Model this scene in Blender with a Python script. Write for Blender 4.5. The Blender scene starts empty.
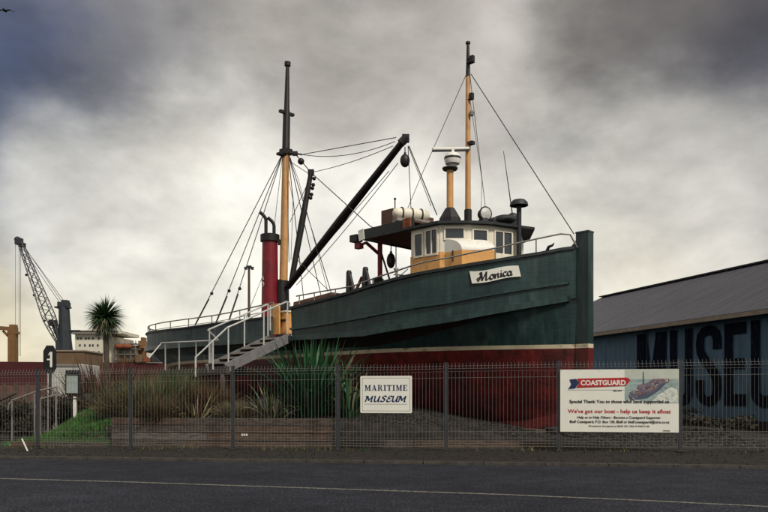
import bpy, math, random
from mathutils import Vector, Matrix
random.seed(7)
R = math.radians
sc = bpy.context.scene
C = sc.collection

# ------------------------------------------------------------------ camera
FPX, HX, HY, EYE = 750.0, 384.0, 395.0, 1.4        # focal length and horizon in photo pixels, eye height
cam = bpy.data.cameras.new('camera'); camo = bpy.data.objects.new('camera', cam); C.objects.link(camo)
cam.sensor_width = 36; cam.lens = FPX/768*36; cam.shift_y = (HY-256)/768
cam.clip_end = 6000
camo.location = (0, 0, EYE); camo.rotation_euler = (R(90), 0, 0)
sc.camera = camo
sc.view_settings.view_transform = 'Standard'; sc.view_settings.look = 'None'
sc.view_settings.gamma = 1; sc.view_settings.use_curve_mapping = False
sc.view_settings.exposure = 0.0

# ------------------------------------------------------------------ sky
SUN_EL, SUN_ROT = 46, 146      # sun high behind the camera, to the right
w = bpy.data.worlds.new('World'); sc.world = w; w.use_nodes = True
nt = w.node_tree; nt.nodes.clear()
def N(t, **k):
    n = nt.nodes.new(t)
    for a, b in k.items(): setattr(n, a, b)
    return n
L = nt.links.new
out = N('ShaderNodeOutputWorld'); bg = N('ShaderNodeBackground'); bg.inputs[1].default_value = 0.1
L(bg.outputs[0], out.inputs[0])
sky = N('ShaderNodeTexSky'); sky.sky_type = 'NISHITA'; sky.sun_disc = False
sky.sun_elevation = R(SUN_EL); sky.sun_rotation = R(SUN_ROT)
tc = N('ShaderNodeTexCoord')
nz = N('ShaderNodeTexNoise'); nz.inputs['Scale'].default_value = 2.3; nz.inputs['Detail'].default_value = 8; nz.inputs['Roughness'].default_value = .56
mp = N('ShaderNodeMapping'); mp.inputs['Scale'].default_value = (1, 1, 1.6); mp.inputs['Location'].default_value = (3.1, .4, 0)
L(tc.outputs['Generated'], mp.inputs[0]); L(mp.outputs[0], nz.inputs['Vector'])
sub = N('ShaderNodeVectorMath', operation='SUBTRACT'); sub.inputs[1].default_value = (.5, .5, .5); L(nz.outputs['Color'], sub.inputs[0])
scl = N('ShaderNodeVectorMath', operation='SCALE'); scl.inputs['Scale'].default_value = .34; L(sub.outputs[0], scl.inputs[0])
dis = N('ShaderNodeVectorMath', operation='ADD'); L(tc.outputs['Generated'], dis.inputs[0]); L(scl.outputs[0], dis.inputs[1])
def d_of(px, py):
    v = Vector(((px-HX)/FPX, 1, (HY-py)/FPX)); return v.normalized()
cur = None
def mixc(fac, a, b, blend='MIX'):
    m = N('ShaderNodeMix', data_type='RGBA', blend_type=blend)
    for i, v in ((0, fac), (6, a), (7, b)):
        if hasattr(v, 'is_linked') or hasattr(v, 'node'): L(v, m.inputs[i])
        else: m.inputs[i].default_value = v
    return m.outputs[2]
def blob(px, py, r0, r1, col, amt):
    global cur
    d = N('ShaderNodeVectorMath', operation='DISTANCE'); L(dis.outputs[0], d.inputs[0]); d.inputs[1].default_value = d_of(px, py)
    m = N('ShaderNodeMapRange', interpolation_type='SMOOTHERSTEP')
    m.inputs[1].default_value = r0; m.inputs[2].default_value = r1; m.inputs[3].default_value = amt; m.inputs[4].default_value = 0
    L(d.outputs['Value'], m.inputs[0])
    cur = mixc(m.outputs[0], cur, col + (1,))
def srgb(r, g, b, k=1.0):
    f = lambda c: ((c/255+.055)/1.055)**2.4 if c > 10 else c/255/12.92
    return (f(r)*k, f(g)*k, f(b)*k)
K = 10.0
rgb = N('ShaderNodeRGB'); rgb.outputs[0].default_value = srgb(196, 193, 188, K)+(1,)
cur = rgb.outputs[0]
blob(384, 280, .28, .62, srgb(236, 234, 230, K), 1)
blob(60, 300, .05, .40, srgb(214, 211, 200, K), .8)
blob(700, 300, .05, .35, srgb(222, 219, 212, K), .8)
blob(320, -130, .05, .34, srgb(156, 152, 148, K), .8)
blob(30, 150, .02, .20, srgb(92, 101, 126, K), .75)
blob(-40, 70, .05, .36, srgb(76, 86, 116, K), .97)
blob(-50, 190, .03, .24, srgb(86, 96, 120, K), .9)
blob(860, 10, .10, .38, srgb(66, 65, 76, K), .92)
blob(860, 150, .04, .22, srgb(108, 110, 124, K), .8)
blob(640, -30, .03, .20, srgb(86, 81, 80, K), .8)
blob(420, -30, .02, .16, srgb(142, 137, 132, K), .6)
blob(150, 0, .02, .18, srgb(112, 110, 114, K), .6)
blob(430, 90, .02, .20, srgb(205, 201, 196, K), .5)
blob(20, 345, .02, .15, srgb(234, 219, 178, K), .55)
blob(140, 350, .02, .15, srgb(255, 247, 218, K), .9)
blob(620, 330, .02, .15, srgb(240, 233, 210, K), .7)
blob(340, 260, .05, .32, srgb(244, 243, 238, K), .9)
blob(200, 330, .03, .22, srgb(255, 252, 240, K), .7)
blob(540, 270, .03, .22, srgb(244, 242, 234, K), .7)
blob(130, 235, .04, .22, srgb(246, 245, 240, K), .75)
blob(690, 215, .04, .2, srgb(206, 204, 201, K), .7)
blob(300, 60, .02, .12, srgb(178, 173, 167, K), .6)
blob(200, 150, .01, .10, srgb(226, 222, 214, K), .6)
blob(500, 60, .02, .14, srgb(150, 145, 141, K), .5)
nz2 = N('ShaderNodeTexNoise'); nz2.inputs['Scale'].default_value = 5.0; nz2.inputs['Detail'].default_value = 9; nz2.inputs['Roughness'].default_value = .55; nz2.inputs['Distortion'].default_value = .15
L(mp.outputs[0], nz2.inputs['Vector'])
mr = N('ShaderNodeMapRange'); mr.inputs[1].default_value = .3; mr.inputs[2].default_value = .7; mr.inputs[3].default_value = .66; mr.inputs[4].default_value = 1.38
L(nz2.outputs['Fac'], mr.inputs[0])
cl = N('ShaderNodeVectorMath', operation='SCALE'); L(cur, cl.inputs[0]); L(mr.outputs[0], cl.inputs['Scale'])
wm = N('ShaderNodeVectorMath', operation='MULTIPLY'); wm.inputs[1].default_value = (1.02, 1.0, .95); L(cl.outputs[0], wm.inputs[0])
fin = mixc(.05, wm.outputs[0], sky.outputs[0])
L(fin, bg.inputs[0])

sun = bpy.data.lights.new('sun', 'SUN'); suno = bpy.data.objects.new('sun', sun); C.objects.link(suno)
sun.energy = 3.0; sun.angle = R(10); sun.color = (1, .94, .84)
az = R(SUN_ROT)      # direction towards the sun: rotation clockwise from +Y
sd = Vector((math.sin(az)*math.cos(R(SUN_EL)), math.cos(az)*math.cos(R(SUN_EL)), math.sin(R(SUN_EL))))
suno.rotation_euler = sd.to_track_quat('Z', 'Y').to_euler(); suno.location = (20, -20, 40)

# ------------------------------------------------------------------ materials
def mat(name, col, rough=.6, metal=0, var=.25, scale=3.0, bump=0, bscale=40, col2=None, spec=.4, stretch=(1, 1, 1), lo=.35, hi=.65, streak=None, detail=6, seams=None, cracks=None):
    m = bpy.data.materials.new(name); m.use_nodes = True; t = m.node_tree; n = t.nodes; l = t.links.new
    p = n['Principled BSDF']; p.inputs['Roughness'].default_value = rough; p.inputs['Metallic'].default_value = metal
    p.inputs['Specular IOR Level'].default_value = spec
    tc = n.new('ShaderNodeTexCoord'); mp = n.new('ShaderNodeMapping'); mp.inputs['Scale'].default_value = stretch
    l(tc.outputs['Object'], mp.inputs[0])
    nz = n.new('ShaderNodeTexNoise'); nz.inputs['Scale'].default_value = scale; nz.inputs['Detail'].default_value = detail; nz.inputs['Roughness'].default_value = .6
    l(mp.outputs[0], nz.inputs['Vector'])
    r = n.new('ShaderNodeMapRange'); r.inputs[1].default_value = lo; r.inputs[2].default_value = hi; l(nz.outputs['Fac'], r.inputs[0])
    mx = n.new('ShaderNodeMix'); mx.data_type = 'RGBA'; l(r.outputs[0], mx.inputs[0])
    c2 = col2 if col2 else tuple(c*(1-var) for c in col)
    mx.inputs[6].default_value = tuple(c2)+(1,); mx.inputs[7].default_value = tuple(col)+(1,)
    o = mx.outputs[2]
    if streak:
        scol, sscale, sstretch, slo, shi, samt = streak
        mp2 = n.new('ShaderNodeMapping'); mp2.inputs['Scale'].default_value = sstretch; l(tc.outputs['Object'], mp2.inputs[0])
        nz2 = n.new('ShaderNodeTexNoise'); nz2.inputs['Scale'].default_value = sscale; nz2.inputs['Detail'].default_value = 5; l(mp2.outputs[0], nz2.inputs['Vector'])
        r2 = n.new('ShaderNodeMapRange'); r2.inputs[1].default_value = slo; r2.inputs[2].default_value = shi; r2.inputs[4].default_value = samt; l(nz2.outputs['Fac'], r2.inputs[0])
        m2 = n.new('ShaderNodeMix'); m2.data_type = 'RGBA'; l(r2.outputs[0], m2.inputs[0]); l(o, m2.inputs[6]); m2.inputs[7].default_value = tuple(scol)+(1,)
        o = m2.outputs[2]
    if cracks:
        vo = n.new('ShaderNodeTexVoronoi'); vo.feature = 'DISTANCE_TO_EDGE'; vo.inputs['Scale'].default_value = cracks[0]
        nd = n.new('ShaderNodeTexNoise'); nd.inputs['Scale'].default_value = 1.5; nd.inputs['Detail'].default_value = 6; l(tc.outputs['Object'], nd.inputs['Vector'])
        ad = n.new('ShaderNodeVectorMath'); ad.operation = 'ADD'; l(tc.outputs['Object'], ad.inputs[0]); l(nd.outputs['Color'], ad.inputs[1]); l(ad.outputs[0], vo.inputs['Vector'])
        r4 = n.new('ShaderNodeMapRange'); r4.inputs[1].default_value = 0; r4.inputs[2].default_value = cracks[1]; r4.inputs[3].default_value = .8; r4.inputs[4].default_value = 0; l(vo.outputs['Distance'], r4.inputs[0])
        np_ = n.new('ShaderNodeTexNoise'); np_.inputs['Scale'].default_value = .35; l(tc.outputs['Object'], np_.inputs['Vector'])
        r5 = n.new('ShaderNodeMapRange'); r5.inputs[1].default_value = .48; r5.inputs[2].default_value = .6; l(np_.outputs['Fac'], r5.inputs[0])
        mu_ = n.new('ShaderNodeMath'); mu_.operation = 'MULTIPLY'; l(r4.outputs[0], mu_.inputs[0]); l(r5.outputs[0], mu_.inputs[1])
        m4 = n.new('ShaderNodeMix'); m4.data_type = 'RGBA'; l(mu_.outputs[0], m4.inputs[0]); l(o, m4.inputs[6]); m4.inputs[7].default_value = tuple(c*.35 for c in col)+(1,); o = m4.outputs[2]
        m5 = n.new('ShaderNodeMix'); m5.data_type = 'RGBA'; m5.blend_type = 'MULTIPLY'; m5.inputs[0].default_value = 1; l(o, m5.inputs[6])
        r6 = n.new('ShaderNodeMapRange'); r6.inputs[1].default_value = .3; r6.inputs[2].default_value = .7; r6.inputs[3].default_value = .7; r6.inputs[4].default_value = 1.35; l(np_.outputs['Fac'], r6.inputs[0]); l(r6.outputs[0], m5.inputs[7]); o = m5.outputs[2]
    seamh = None
    if seams:
        se = n.new('ShaderNodeSeparateXYZ'); l(tc.outputs['Object'], se.inputs[0])
        # seams follow the sheer: height minus a rise along the boat
        sx = n.new('ShaderNodeMath'); sx.operation = 'MULTIPLY_ADD'; l(se.outputs['X'], sx.inputs[0]); sx.inputs[1].default_value = -.028; l(se.outputs['Z'], sx.inputs[2])
        ml = n.new('ShaderNodeMath'); ml.operation = 'DIVIDE'; l(sx.outputs[0], ml.inputs[0]); ml.inputs[1].default_value = seams
        fr = n.new('ShaderNodeMath'); fr.operation = 'FRACT'; l(ml.outputs[0], fr.inputs[0])
        pp = n.new('ShaderNodeMath'); pp.operation = 'PINGPONG'; l(fr.outputs[0], pp.inputs[0]); pp.inputs[1].default_value = .5
        r7 = n.new('ShaderNodeMapRange'); r7.inputs[1].default_value = 0; r7.inputs[2].default_value = .07; l(pp.outputs[0], r7.inputs[0]); seamh = r7.outputs[0]
        r8 = n.new('ShaderNodeMapRange'); r8.inputs[3].default_value = .90; r8.inputs[4].default_value = 1; l(seamh, r8.inputs[0])
        m6 = n.new('ShaderNodeMix'); m6.data_type = 'RGBA'; m6.blend_type = 'MULTIPLY'; m6.inputs[0].default_value = 1; l(o, m6.inputs[6]); l(r8.outputs[0], m6.inputs[7]); o = m6.outputs[2]
        # fine vertical run marks
        mp3 = n.new('ShaderNodeMapping'); mp3.inputs['Scale'].default_value = (5, 5, .35); l(tc.outputs['Object'], mp3.inputs[0])
        n3 = n.new('ShaderNodeTexNoise'); n3.inputs['Scale'].default_value = 1.6; n3.inputs['Detail'].default_value = 7; l(mp3.outputs[0], n3.inputs['Vector'])
        r9 = n.new('ShaderNodeMapRange'); r9.inputs[1].default_value = .35; r9.inputs[2].default_value = .68; r9.inputs[3].default_value = .75; r9.inputs[4].default_value = 1.35; l(n3.outputs['Fac'], r9.inputs[0])
        m7 = n.new('ShaderNodeMix'); m7.data_type = 'RGBA'; m7.blend_type = 'MULTIPLY'; m7.inputs[0].default_value = 1; l(o, m7.inputs[6]); l(r9.outputs[0], m7.inputs[7]); o = m7.outputs[2]
    l(o, p.inputs['Base Color'])
    rr = n.new('ShaderNodeMapRange'); rr.inputs[3].default_value = min(1, rough+.12); rr.inputs[4].default_value = max(.05, rough-.1); l(nz.outputs['Fac'], rr.inputs[0]); l(rr.outputs[0], p.inputs['Roughness'])
    if bump:
        nb = n.new('ShaderNodeTexNoise'); nb.inputs['Scale'].default_value = bscale; nb.inputs['Detail'].default_value = 5; l(mp.outputs[0], nb.inputs['Vector'])
        b = n.new('ShaderNodeBump'); b.inputs['Strength'].default_value = bump; b.inputs['Distance'].default_value = .03; l(nb.outputs['Fac'], b.inputs['Height']); l(b.outputs[0], p.inputs['Normal'])
        if seamh:
            b2 = n.new('ShaderNodeBump'); b2.inputs['Strength'].default_value = .12; b2.inputs['Distance'].default_value = .008; l(seamh, b2.inputs['Height']); l(b.outputs[0], b2.inputs['Normal']); l(b2.outputs[0], p.inputs['Normal'])
    return m
M = {}
M['asphalt'] = mat('asphalt', (.024, .027, .038), .9, spec=.15, cracks=(.55, .012), var=.4, scale=2.2, bump=.9, bscale=75, streak=((.11, .11, .12), 28, (1, 1, 1), .54, .72, .9))
M['kerb'] = mat('kerb_concrete', (.050, .043, .035), .85, var=.5, scale=6, bump=.4, bscale=50)
M['verge'] = mat('verge_dirt', (.020, .016, .013), .95, var=.5, scale=7, bump=.9, bscale=60, streak=((.055, .048, .04), 50, (1, 1, 1), .6, .75, .8))
M['line'] = mat('line_paint', (.17, .16, .135), .8, var=.8, scale=16, lo=.38, hi=.55)
M['gravel'] = mat('gravel', (.036, .030, .026), .95, scale=5, col2=(.014, .012, .010), bump=1, bscale=50, streak=((.14, .125, .105), 70, (1, 1, 1), .6, .75, .8))
M['hull_green'] = mat('hull_green_paint', (.020, .046, .044), .33, seams=.23, scale=1.2, col2=(.010, .027, .029), bump=.25, bscale=5,
    streak=((.085, .105, .10), 2.2, (1.2, 1.2, .25), .54, .8, .5))
M['hull_pale'] = mat('hull_grey_green', (.050, .080, .086), .45, seams=.23, scale=1.3, col2=(.025, .046, .05), bump=.3, bscale=5,
    streak=((.16, .18, .18), 2.5, (1.2, 1.2, .3), .56, .78, .6))  # paler grey-green tone from the gangway gap aft
M['hull_red'] = mat('hull_red_paint', (.17, .017, .014), .5, seams=.23, scale=1.4, col2=(.05, .008, .008), bump=.3, bscale=8,
    streak=((.03, .01, .01), 2.0, (1.5, 1.5, .4), .52, .75, .7))
M['stem_green'] = mat('stem_green_paint', (.020, .042, .042), .38, scale=2, col2=(.008, .022, .022), stretch=(1, 1, .4), bump=.3, bscale=7, streak=((.08, .10, .095), 3, (1.5, 1.5, .3), .55, .75, .5))
M['stem_red'] = mat('stem_red_paint', (.12, .013, .011), .5, scale=2, col2=(.05, .008, .008), stretch=(1, 1, .5), bump=.3, bscale=7)
M['underside_shade'] = mat('shaded_sponson_paint', (.020, .010, .009), .5, var=.5, scale=3)  # maroon, with the shade below the rubbing strake put into its colour
M['stripe'] = mat('cream_stripe', (.62, .54, .38), .6, scale=2.4, var=.25, streak=((.22, .10, .04), 3.1, (1, 1, 2), .60, .68, .8))
M['rail_edge'] = mat('cap_rail_dark', (.018, .024, .026), .55, var=.4, scale=5)
M['black'] = mat('black_paint', (.010, .010, .011), .5, var=.5, scale=8, streak=((.10, .055, .03), 6, (1, 1, 1), .64, .75, .6))
M['blackrub'] = mat('tarred_rope', (.02, .02, .02), .9, var=.4, scale=9)
M['wire'] = mat('rigging_wire', (.035, .03, .028), .6, var=.4, scale=9)
M['buff'] = mat('buff_mast_paint', (.62, .33, .13), .5, var=.22, scale=4, streak=((.28, .13, .05), 7, (1, 1, .4), .58, .72, .6))
M['orange'] = mat('ochre_house_paint', (.80, .41, .13), .5, var=.2, scale=3, streak=((.32, .16, .06), 5, (1, 1, .7), .6, .72, .7))
M['cream'] = mat('cream_house_paint', (.80, .75, .63), .5, var=.15, scale=3, streak=((.33, .25, .17), 5, (1, 1, .4), .6, .75, .55))
M['white'] = mat('white_paint', (.78, .76, .70), .45, var=.12, scale=5, streak=((.42, .35, .26), 6, (1, 1, .5), .62, .75, .5))
M['funnel'] = mat('funnel_crimson', (.20, .008, .018), .42, var=.3, scale=4, streak=((.09, .015, .02), 4, (1, 1, .3), .55, .7, .7))
M['red_oxide'] = mat('red_oxide', (.26, .03, .035), .55, var=.3, scale=6)
M['brown'] = mat('brown_wood', (.13, .062, .045), .65, var=.35, scale=3, stretch=(1, 1, 4), bump=.2)
M['soffit'] = mat('brown_soffit', (.10, .055, .042), .7, var=.4, scale=6)
M['rust'] = mat('rusty_steel', (.26, .075, .03), .8, var=.5, scale=8)
M['railwhite'] = mat('galvanised_rail', (.60, .60, .58), .4, .3, var=.2, scale=12)
M['railgrey'] = mat('weathered_rail', (.30, .28, .26), .5, .4, var=.3, scale=12, streak=((.14, .07, .04), 12, (1, 1, 1), .55, .7, .7))
M['stair'] = mat('stair_grey', (.19, .18, .185), .7, var=.3, scale=7, bump=.2)
M['tread'] = mat('stair_tread', (.34, .31, .27), .75, var=.3, scale=7)
M['concrete'] = mat('concrete', (.27, .26, .24), .85, var=.3, scale=4, bump=.3)
M['fence'] = mat('galvanised_fence', (.17, .172, .165), .6, .0, var=.3, scale=20)
M['post'] = mat('fence_post_steel', (.060, .064, .072), .45, .4, var=.3, scale=10)
M['signwhite'] = mat('sign_white', (.74, .735, .66), .4, var=.06, scale=4)
M['navy'] = mat('navy_ink', (.012, .025, .10), .5, var=.2)
M['ink'] = mat('black_ink', (.012, .012, .014), .5, var=.2)
M['signred'] = mat('sign_red', (.42, .015, .02), .5, var=.15)
M['timber'] = mat('weathered_timber', (.10, .078, .062), .85, scale=4, col2=(.04, .03, .024), stretch=(.6, 6, 6), bump=.6, bscale=14, streak=((.20, .175, .15), 3, (.7, 7, 7), .58, .72, .7))
M['timber_pale'] = mat('grey_timber', (.17, .15, .13), .85, scale=4, col2=(.07, .06, .05), stretch=(.6, 6, 6), bump=.6, bscale=14)
M['timber_brown'] = mat('brown_timber', (.13, .082, .055), .85, scale=4, col2=(.055, .036, .026), stretch=(.6, 6, 6), bump=.6, bscale=14)
M['soil'] = mat('dark_soil', (.022, .018, .014), .95, var=.5, scale=6, bump=1, bscale=40)
M['leaf1'] = mat('flax_green', (.016, .075, .027), .45, var=.4, scale=3)
M['leaf2'] = mat('flax_mid', (.034, .12, .045), .45, var=.3, scale=3)
M['leaf3'] = mat('flax_yellowed', (.15, .14, .06), .6, var=.4, scale=3)
M['bronze'] = mat('bronze_flax', (.085, .030, .022), .55, var=.4, scale=3)
M['palm1'] = mat('cabbage_leaf', (.022, .070, .020), .5, var=.4, scale=3)
M['palm2'] = mat('cabbage_leaf_light', (.055, .12, .035), .5, var=.4, scale=3)
M['tuss1'] = mat('tussock_olive', (.070, .075, .030), .8, var=.3, scale=3)
M['tuss2'] = mat('tussock_straw', (.22, .17, .085), .8, var=.3, scale=3)
M['tuss3'] = mat('tussock_red', (.12, .042, .016), .8, var=.3, scale=3)
M['dead'] = mat('dead_leaves', (.20, .165, .11), .85, var=.4, scale=5)
M['grass1'] = mat('bright_grass', (.060, .21, .025), .7, var=.3, scale=4)
M['grass2'] = mat('deep_grass', (.02, .085, .014), .7, var=.3, scale=4)
M['bark'] = mat('bark', (.10, .08, .062), .9, var=.5, scale=10, stretch=(1, 1, .4), bump=.6, bscale=20)
M['gutter'] = mat('gutter_timber', (.30, .24, .19), .7, var=.3, scale=5)
M['letter'] = mat('wall_letter_navy', (.006, .009, .020), .95, spec=.08, var=.3, scale=5, streak=((.045, .085, .13), 5, (2, 2, .5), .60, .74, .55))
M['shipred'] = mat('freighter_red', (.065, .008, .010), .6, var=.3, scale=.3)
M['shipwhite'] = mat('freighter_white', (.62, .58, .48), .6, var=.12, scale=.2)
M['craneyel'] = mat('crane_ochre', (.20, .10, .035), .6, var=.25, scale=1)
M['cranegrey'] = mat('crane_grey', (.028, .033, .042), .6, var=.3, scale=1)
M['lattice'] = mat('crane_lattice', (.10, .10, .11), .6, var=.3, scale=1)
M['darkwin'] = mat('dark_window', (.02, .024, .03), .2, var=.3, scale=2)
M['tan'] = mat('tan_cladding', (.16, .10, .055), .8, var=.3, scale=.5)
M['container'] = mat('container_white', (.50, .50, .47), .6, var=.25, scale=2)
M['skin'] = mat('bird_plumage', (.02, .02, .022), .8)
def glass():
    m = bpy.data.materials.new('window_glass'); m.use_nodes = True; p = m.node_tree.nodes['Principled BSDF']
    p.inputs['Base Color'].default_value = (.03, .036, .045, 1); p.inputs['Roughness'].default_value = .12; p.inputs['Specular IOR Level'].default_value = .7
    n = m.node_tree.nodes.new('ShaderNodeTexNoise'); n.inputs['Scale'].default_value = 2.5
    b = m.node_tree.nodes.new('ShaderNodeBump'); b.inputs['Strength'].default_value = .12; b.inputs['Distance'].default_value = .05
    m.node_tree.links.new(n.outputs['Fac'], b.inputs['Height']); m.node_tree.links.new(b.outputs[0], p.inputs['Normal'])
    return m
M['glass'] = glass()
def corrugated(name, col, col2, freq, axis_vec, strength=.6, rough=.6, streakcol=None):
    m = bpy.data.materials.new(name); m.use_nodes = True; t = m.node_tree; n = t.nodes; l = t.links.new; p = n['Principled BSDF']
    tc = n.new('ShaderNodeTexCoord')
    d = n.new('ShaderNodeVectorMath'); d.operation = 'DOT_PRODUCT'; d.inputs[1].default_value = axis_vec; l(tc.outputs['Object'], d.inputs[0])
    mu = n.new('ShaderNodeMath'); mu.operation = 'MULTIPLY'; mu.inputs[1].default_value = freq*2*math.pi; l(d.outputs['Value'], mu.inputs[0])
    s = n.new('ShaderNodeMath'); s.operation = 'SINE'; l(mu.outputs[0], s.inputs[0])
    b = n.new('ShaderNodeBump'); b.inputs['Strength'].default_value = strength; b.inputs['Distance'].default_value = .04; l(s.outputs[0], b.inputs['Height']); l(b.outputs[0], p.inputs['Normal'])
    nz = n.new('ShaderNodeTexNoise'); nz.inputs['Scale'].default_value = .9; nz.inputs['Detail'].default_value = 7
    cb = n.new('ShaderNodeCombineXYZ'); se = n.new('ShaderNodeSeparateXYZ'); l(tc.outputs['Object'], se.inputs[0])
    m3 = n.new('ShaderNodeMath'); m3.operation = 'MULTIPLY'; m3.inputs[1].default_value = 3; l(d.outputs['Value'], m3.inputs[0])
    l(m3.outputs[0], cb.inputs[0]); l(se.outputs['Z'], cb.inputs[2]); l(cb.outputs[0], nz.inputs['Vector'])
    r = n.new('ShaderNodeMapRange'); r.inputs[1].default_value = .35; r.inputs[2].default_value = .65; l(nz.outputs['Fac'], r.inputs[0])
    mx = n.new('ShaderNodeMix'); mx.data_type = 'RGBA'; l(r.outputs[0], mx.inputs[0]); mx.inputs[6].default_value = col2+(1,); mx.inputs[7].default_value = col+(1,)
    l(mx.outputs[2], p.inputs['Base Color']); p.inputs['Roughness'].default_value = rough
    return m

# ------------------------------------------------------------------ mesh builder
ORG = {}
class MB:
    def __init__(s): s.v = []; s.f = []; s.m = []
    def face(s, pts, mi=0):
        b = len(s.v); s.v += [Vector(p) for p in pts]; s.f.append(list(range(b, b+len(pts)))); s.m.append(mi); return s
    def mesh(s, pts, faces, mi=0):
        b = len(s.v); s.v += [Vector(p) for p in pts]
        for f in faces: s.f.append([i+b for i in f]); s.m.append(mi)
        return s
    def hexa(s, p, mi=0):         # 8 points: bottom 4 then top 4
        return s.mesh(p, [(0, 3, 2, 1), (4, 5, 6, 7), (0, 1, 5, 4), (1, 2, 6, 5), (2, 3, 7, 6), (3, 0, 4, 7)], mi)
    def box(s, c, size, rz=0, mi=0, M3=None):
        hx, hy, hz = [a/2 for a in size]
        Mx = M3 if M3 is not None else Matrix.Rotation(rz, 3, 'Z'); c = Vector(c)
        p = [c+Mx @ Vector(q) for q in ((-hx, -hy, -hz), (hx, -hy, -hz), (hx, hy, -hz), (-hx, hy, -hz), (-hx, -hy, hz), (hx, -hy, hz), (hx, hy, hz), (-hx, hy, hz))]
        return s.hexa(p, mi)
    def beam(s, a, b, wdt, h, mi=0, up=(0, 0, 1)):
        a = Vector(a); b = Vector(b); d = (b-a); ln = d.length; d.normalize(); up = Vector(up)
        x = d.cross(up)
        if x.length < 1e-4: x = d.cross(Vector((1, 0, 0)))
        x.normalize(); z = x.cross(d)
        p = []
        for zz in (-h/2, h/2):
            for (e, xx) in ((a, -wdt/2), (a, wdt/2), (b, wdt/2), (b, -wdt/2)): p.append(e+x*xx+z*zz)
        return s.hexa(p, mi)
    def tube(s, pts, r, n=8, mi=0, cap=True):
        pts = [Vector(p) for p in pts]; k = len(pts); rr = r if isinstance(r, (list, tuple)) else [r]*k
        b = len(s.v); ref = None
        for i, p in enumerate(pts):
            d = (pts[min(i+1, k-1)]-pts[max(i-1, 0)]).normalized()
            if ref is None: ref = Vector((0, 0, 1)) if abs(d.z) < .9 else Vector((1, 0, 0))
            x = d.cross(ref).normalized(); y = x.cross(d).normalized(); ref = y if abs(y.dot(d)) < .9 else ref
            for j in range(n):
                a = 2*math.pi*j/n; s.v.append(p+(x*math.cos(a)+y*math.sin(a))*rr[i])
        for i in range(k-1):
            for j in range(n):
                s.f.append([b+i*n+j, b+i*n+(j+1) % n, b+(i+1)*n+(j+1) % n, b+(i+1)*n+j]); s.m.append(mi)
        if cap:
            s.f.append([b+j for j in range(n)][::-1]); s.m.append(mi)
            s.f.append([b+(k-1)*n+j for j in range(n)]); s.m.append(mi)
        return s
    def lathe(s, c, prof, n=16, mi=0, axis=None):   # prof: (r, z)
        c = Vector(c); Mx = Matrix.Identity(3) if axis is None else Vector(axis).to_track_quat('Z', 'Y').to_matrix()
        b = len(s.v)
        for (r, z) in prof:
            for j in range(n):
                a = 2*math.pi*j/n; s.v.append(c+Mx @ Vector((r*math.cos(a), r*math.sin(a), z)))
        for i in range(len(prof)-1):
            for j in range(n):
                s.f.append([b+i*n+j, b+i*n+(j+1) % n, b+(i+1)*n+(j+1) % n, b+(i+1)*n+j]); s.m.append(mi)
        s.f.append([b+j for j in range(n)][::-1]); s.m.append(mi)
        s.f.append([b+(len(prof)-1)*n+j for j in range(n)]); s.m.append(mi)
        return s
    def ball(s, c, r, mi=0, n=12, k=8):
        r = r if isinstance(r, (tuple, list)) else (r, r, r); c = Vector(c); b = len(s.v)
        for i in range(k+1):
            ph = math.pi*i/k
            for j in range(n):
                a = 2*math.pi*j/n; s.v.append(c+Vector((r[0]*math.sin(ph)*math.cos(a), r[1]*math.sin(ph)*math.sin(a), -r[2]*math.cos(ph))))
        for i in range(k):
            for j in range(n):
                s.f.append([b+i*n+j, b+i*n+(j+1) % n, b+(i+1)*n+(j+1) % n, b+(i+1)*n+j]); s.m.append(mi)
        return s
    def build(s, name, mats, parent=None, loc=None, smooth=False, bevel=0):
        if not isinstance(mats, (list, tuple)): mats = [mats]
        if parent is not None: o0 = ORG[parent.name]
        elif loc is not None: o0 = Vector(loc)
        else:
            xs = [v.x for v in s.v]; ys = [v.y for v in s.v]; zs = [v.z for v in s.v]
            o0 = Vector(((min(xs)+max(xs))/2, (min(ys)+max(ys))/2, min(zs)))
        me = bpy.data.meshes.new(name); me.from_pydata([tuple(v-o0) for v in s.v], [], s.f); me.update()
        for m in mats: me.materials.append(M[m] if isinstance(m, str) else m)
        me.polygons.foreach_set('material_index', s.m)
        if smooth: me.polygons.foreach_set('use_smooth', [True]*len(s.f))
        o = bpy.data.objects.new(name, me); C.objects.link(o)
        if parent is not None: o.parent = parent
        else: o.location = o0
        ORG[o.name] = o0
        if smooth: 
            me.set_sharp_from_angle(angle=R(40))
        if bevel:
            b = o.modifiers.new('bevel', 'BEVEL'); b.width = bevel; b.segments = 2; b.limit_method = 'ANGLE'
        return o
def tag(o, label=None, cat=None, group=None, kind=None):
    if label: o['label'] = label
    if cat: o['category'] = cat
    if group: o['group'] = group
    if kind: o['kind'] = kind
    return o
def thing(name, loc, label, cat, group=None):
    o = bpy.data.objects.new(name, None); C.objects.link(o); o.location = loc; o.empty_display_size = .3
    ORG[o.name] = Vector(loc); return tag(o, label, cat, group)
def at(px, py, Y): return Vector(((px-HX)/FPX*Y, Y, EYE+(HY-py)/FPX*Y))
def lerp(a, b, t): return a+(b-a)*t
def sstep(a, b, x):
    t = max(0, min(1, (x-a)/(b-a))); return t*t*(3-2*t)
def interp(tab, x):
    if x <= tab[0][0]: return tab[0][1]
    for (a, p), (b, q) in zip(tab, tab[1:]):
        if x <= b: return p+(q-p)*(x-a)/(b-a)
    return tab[-1][1]

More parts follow.
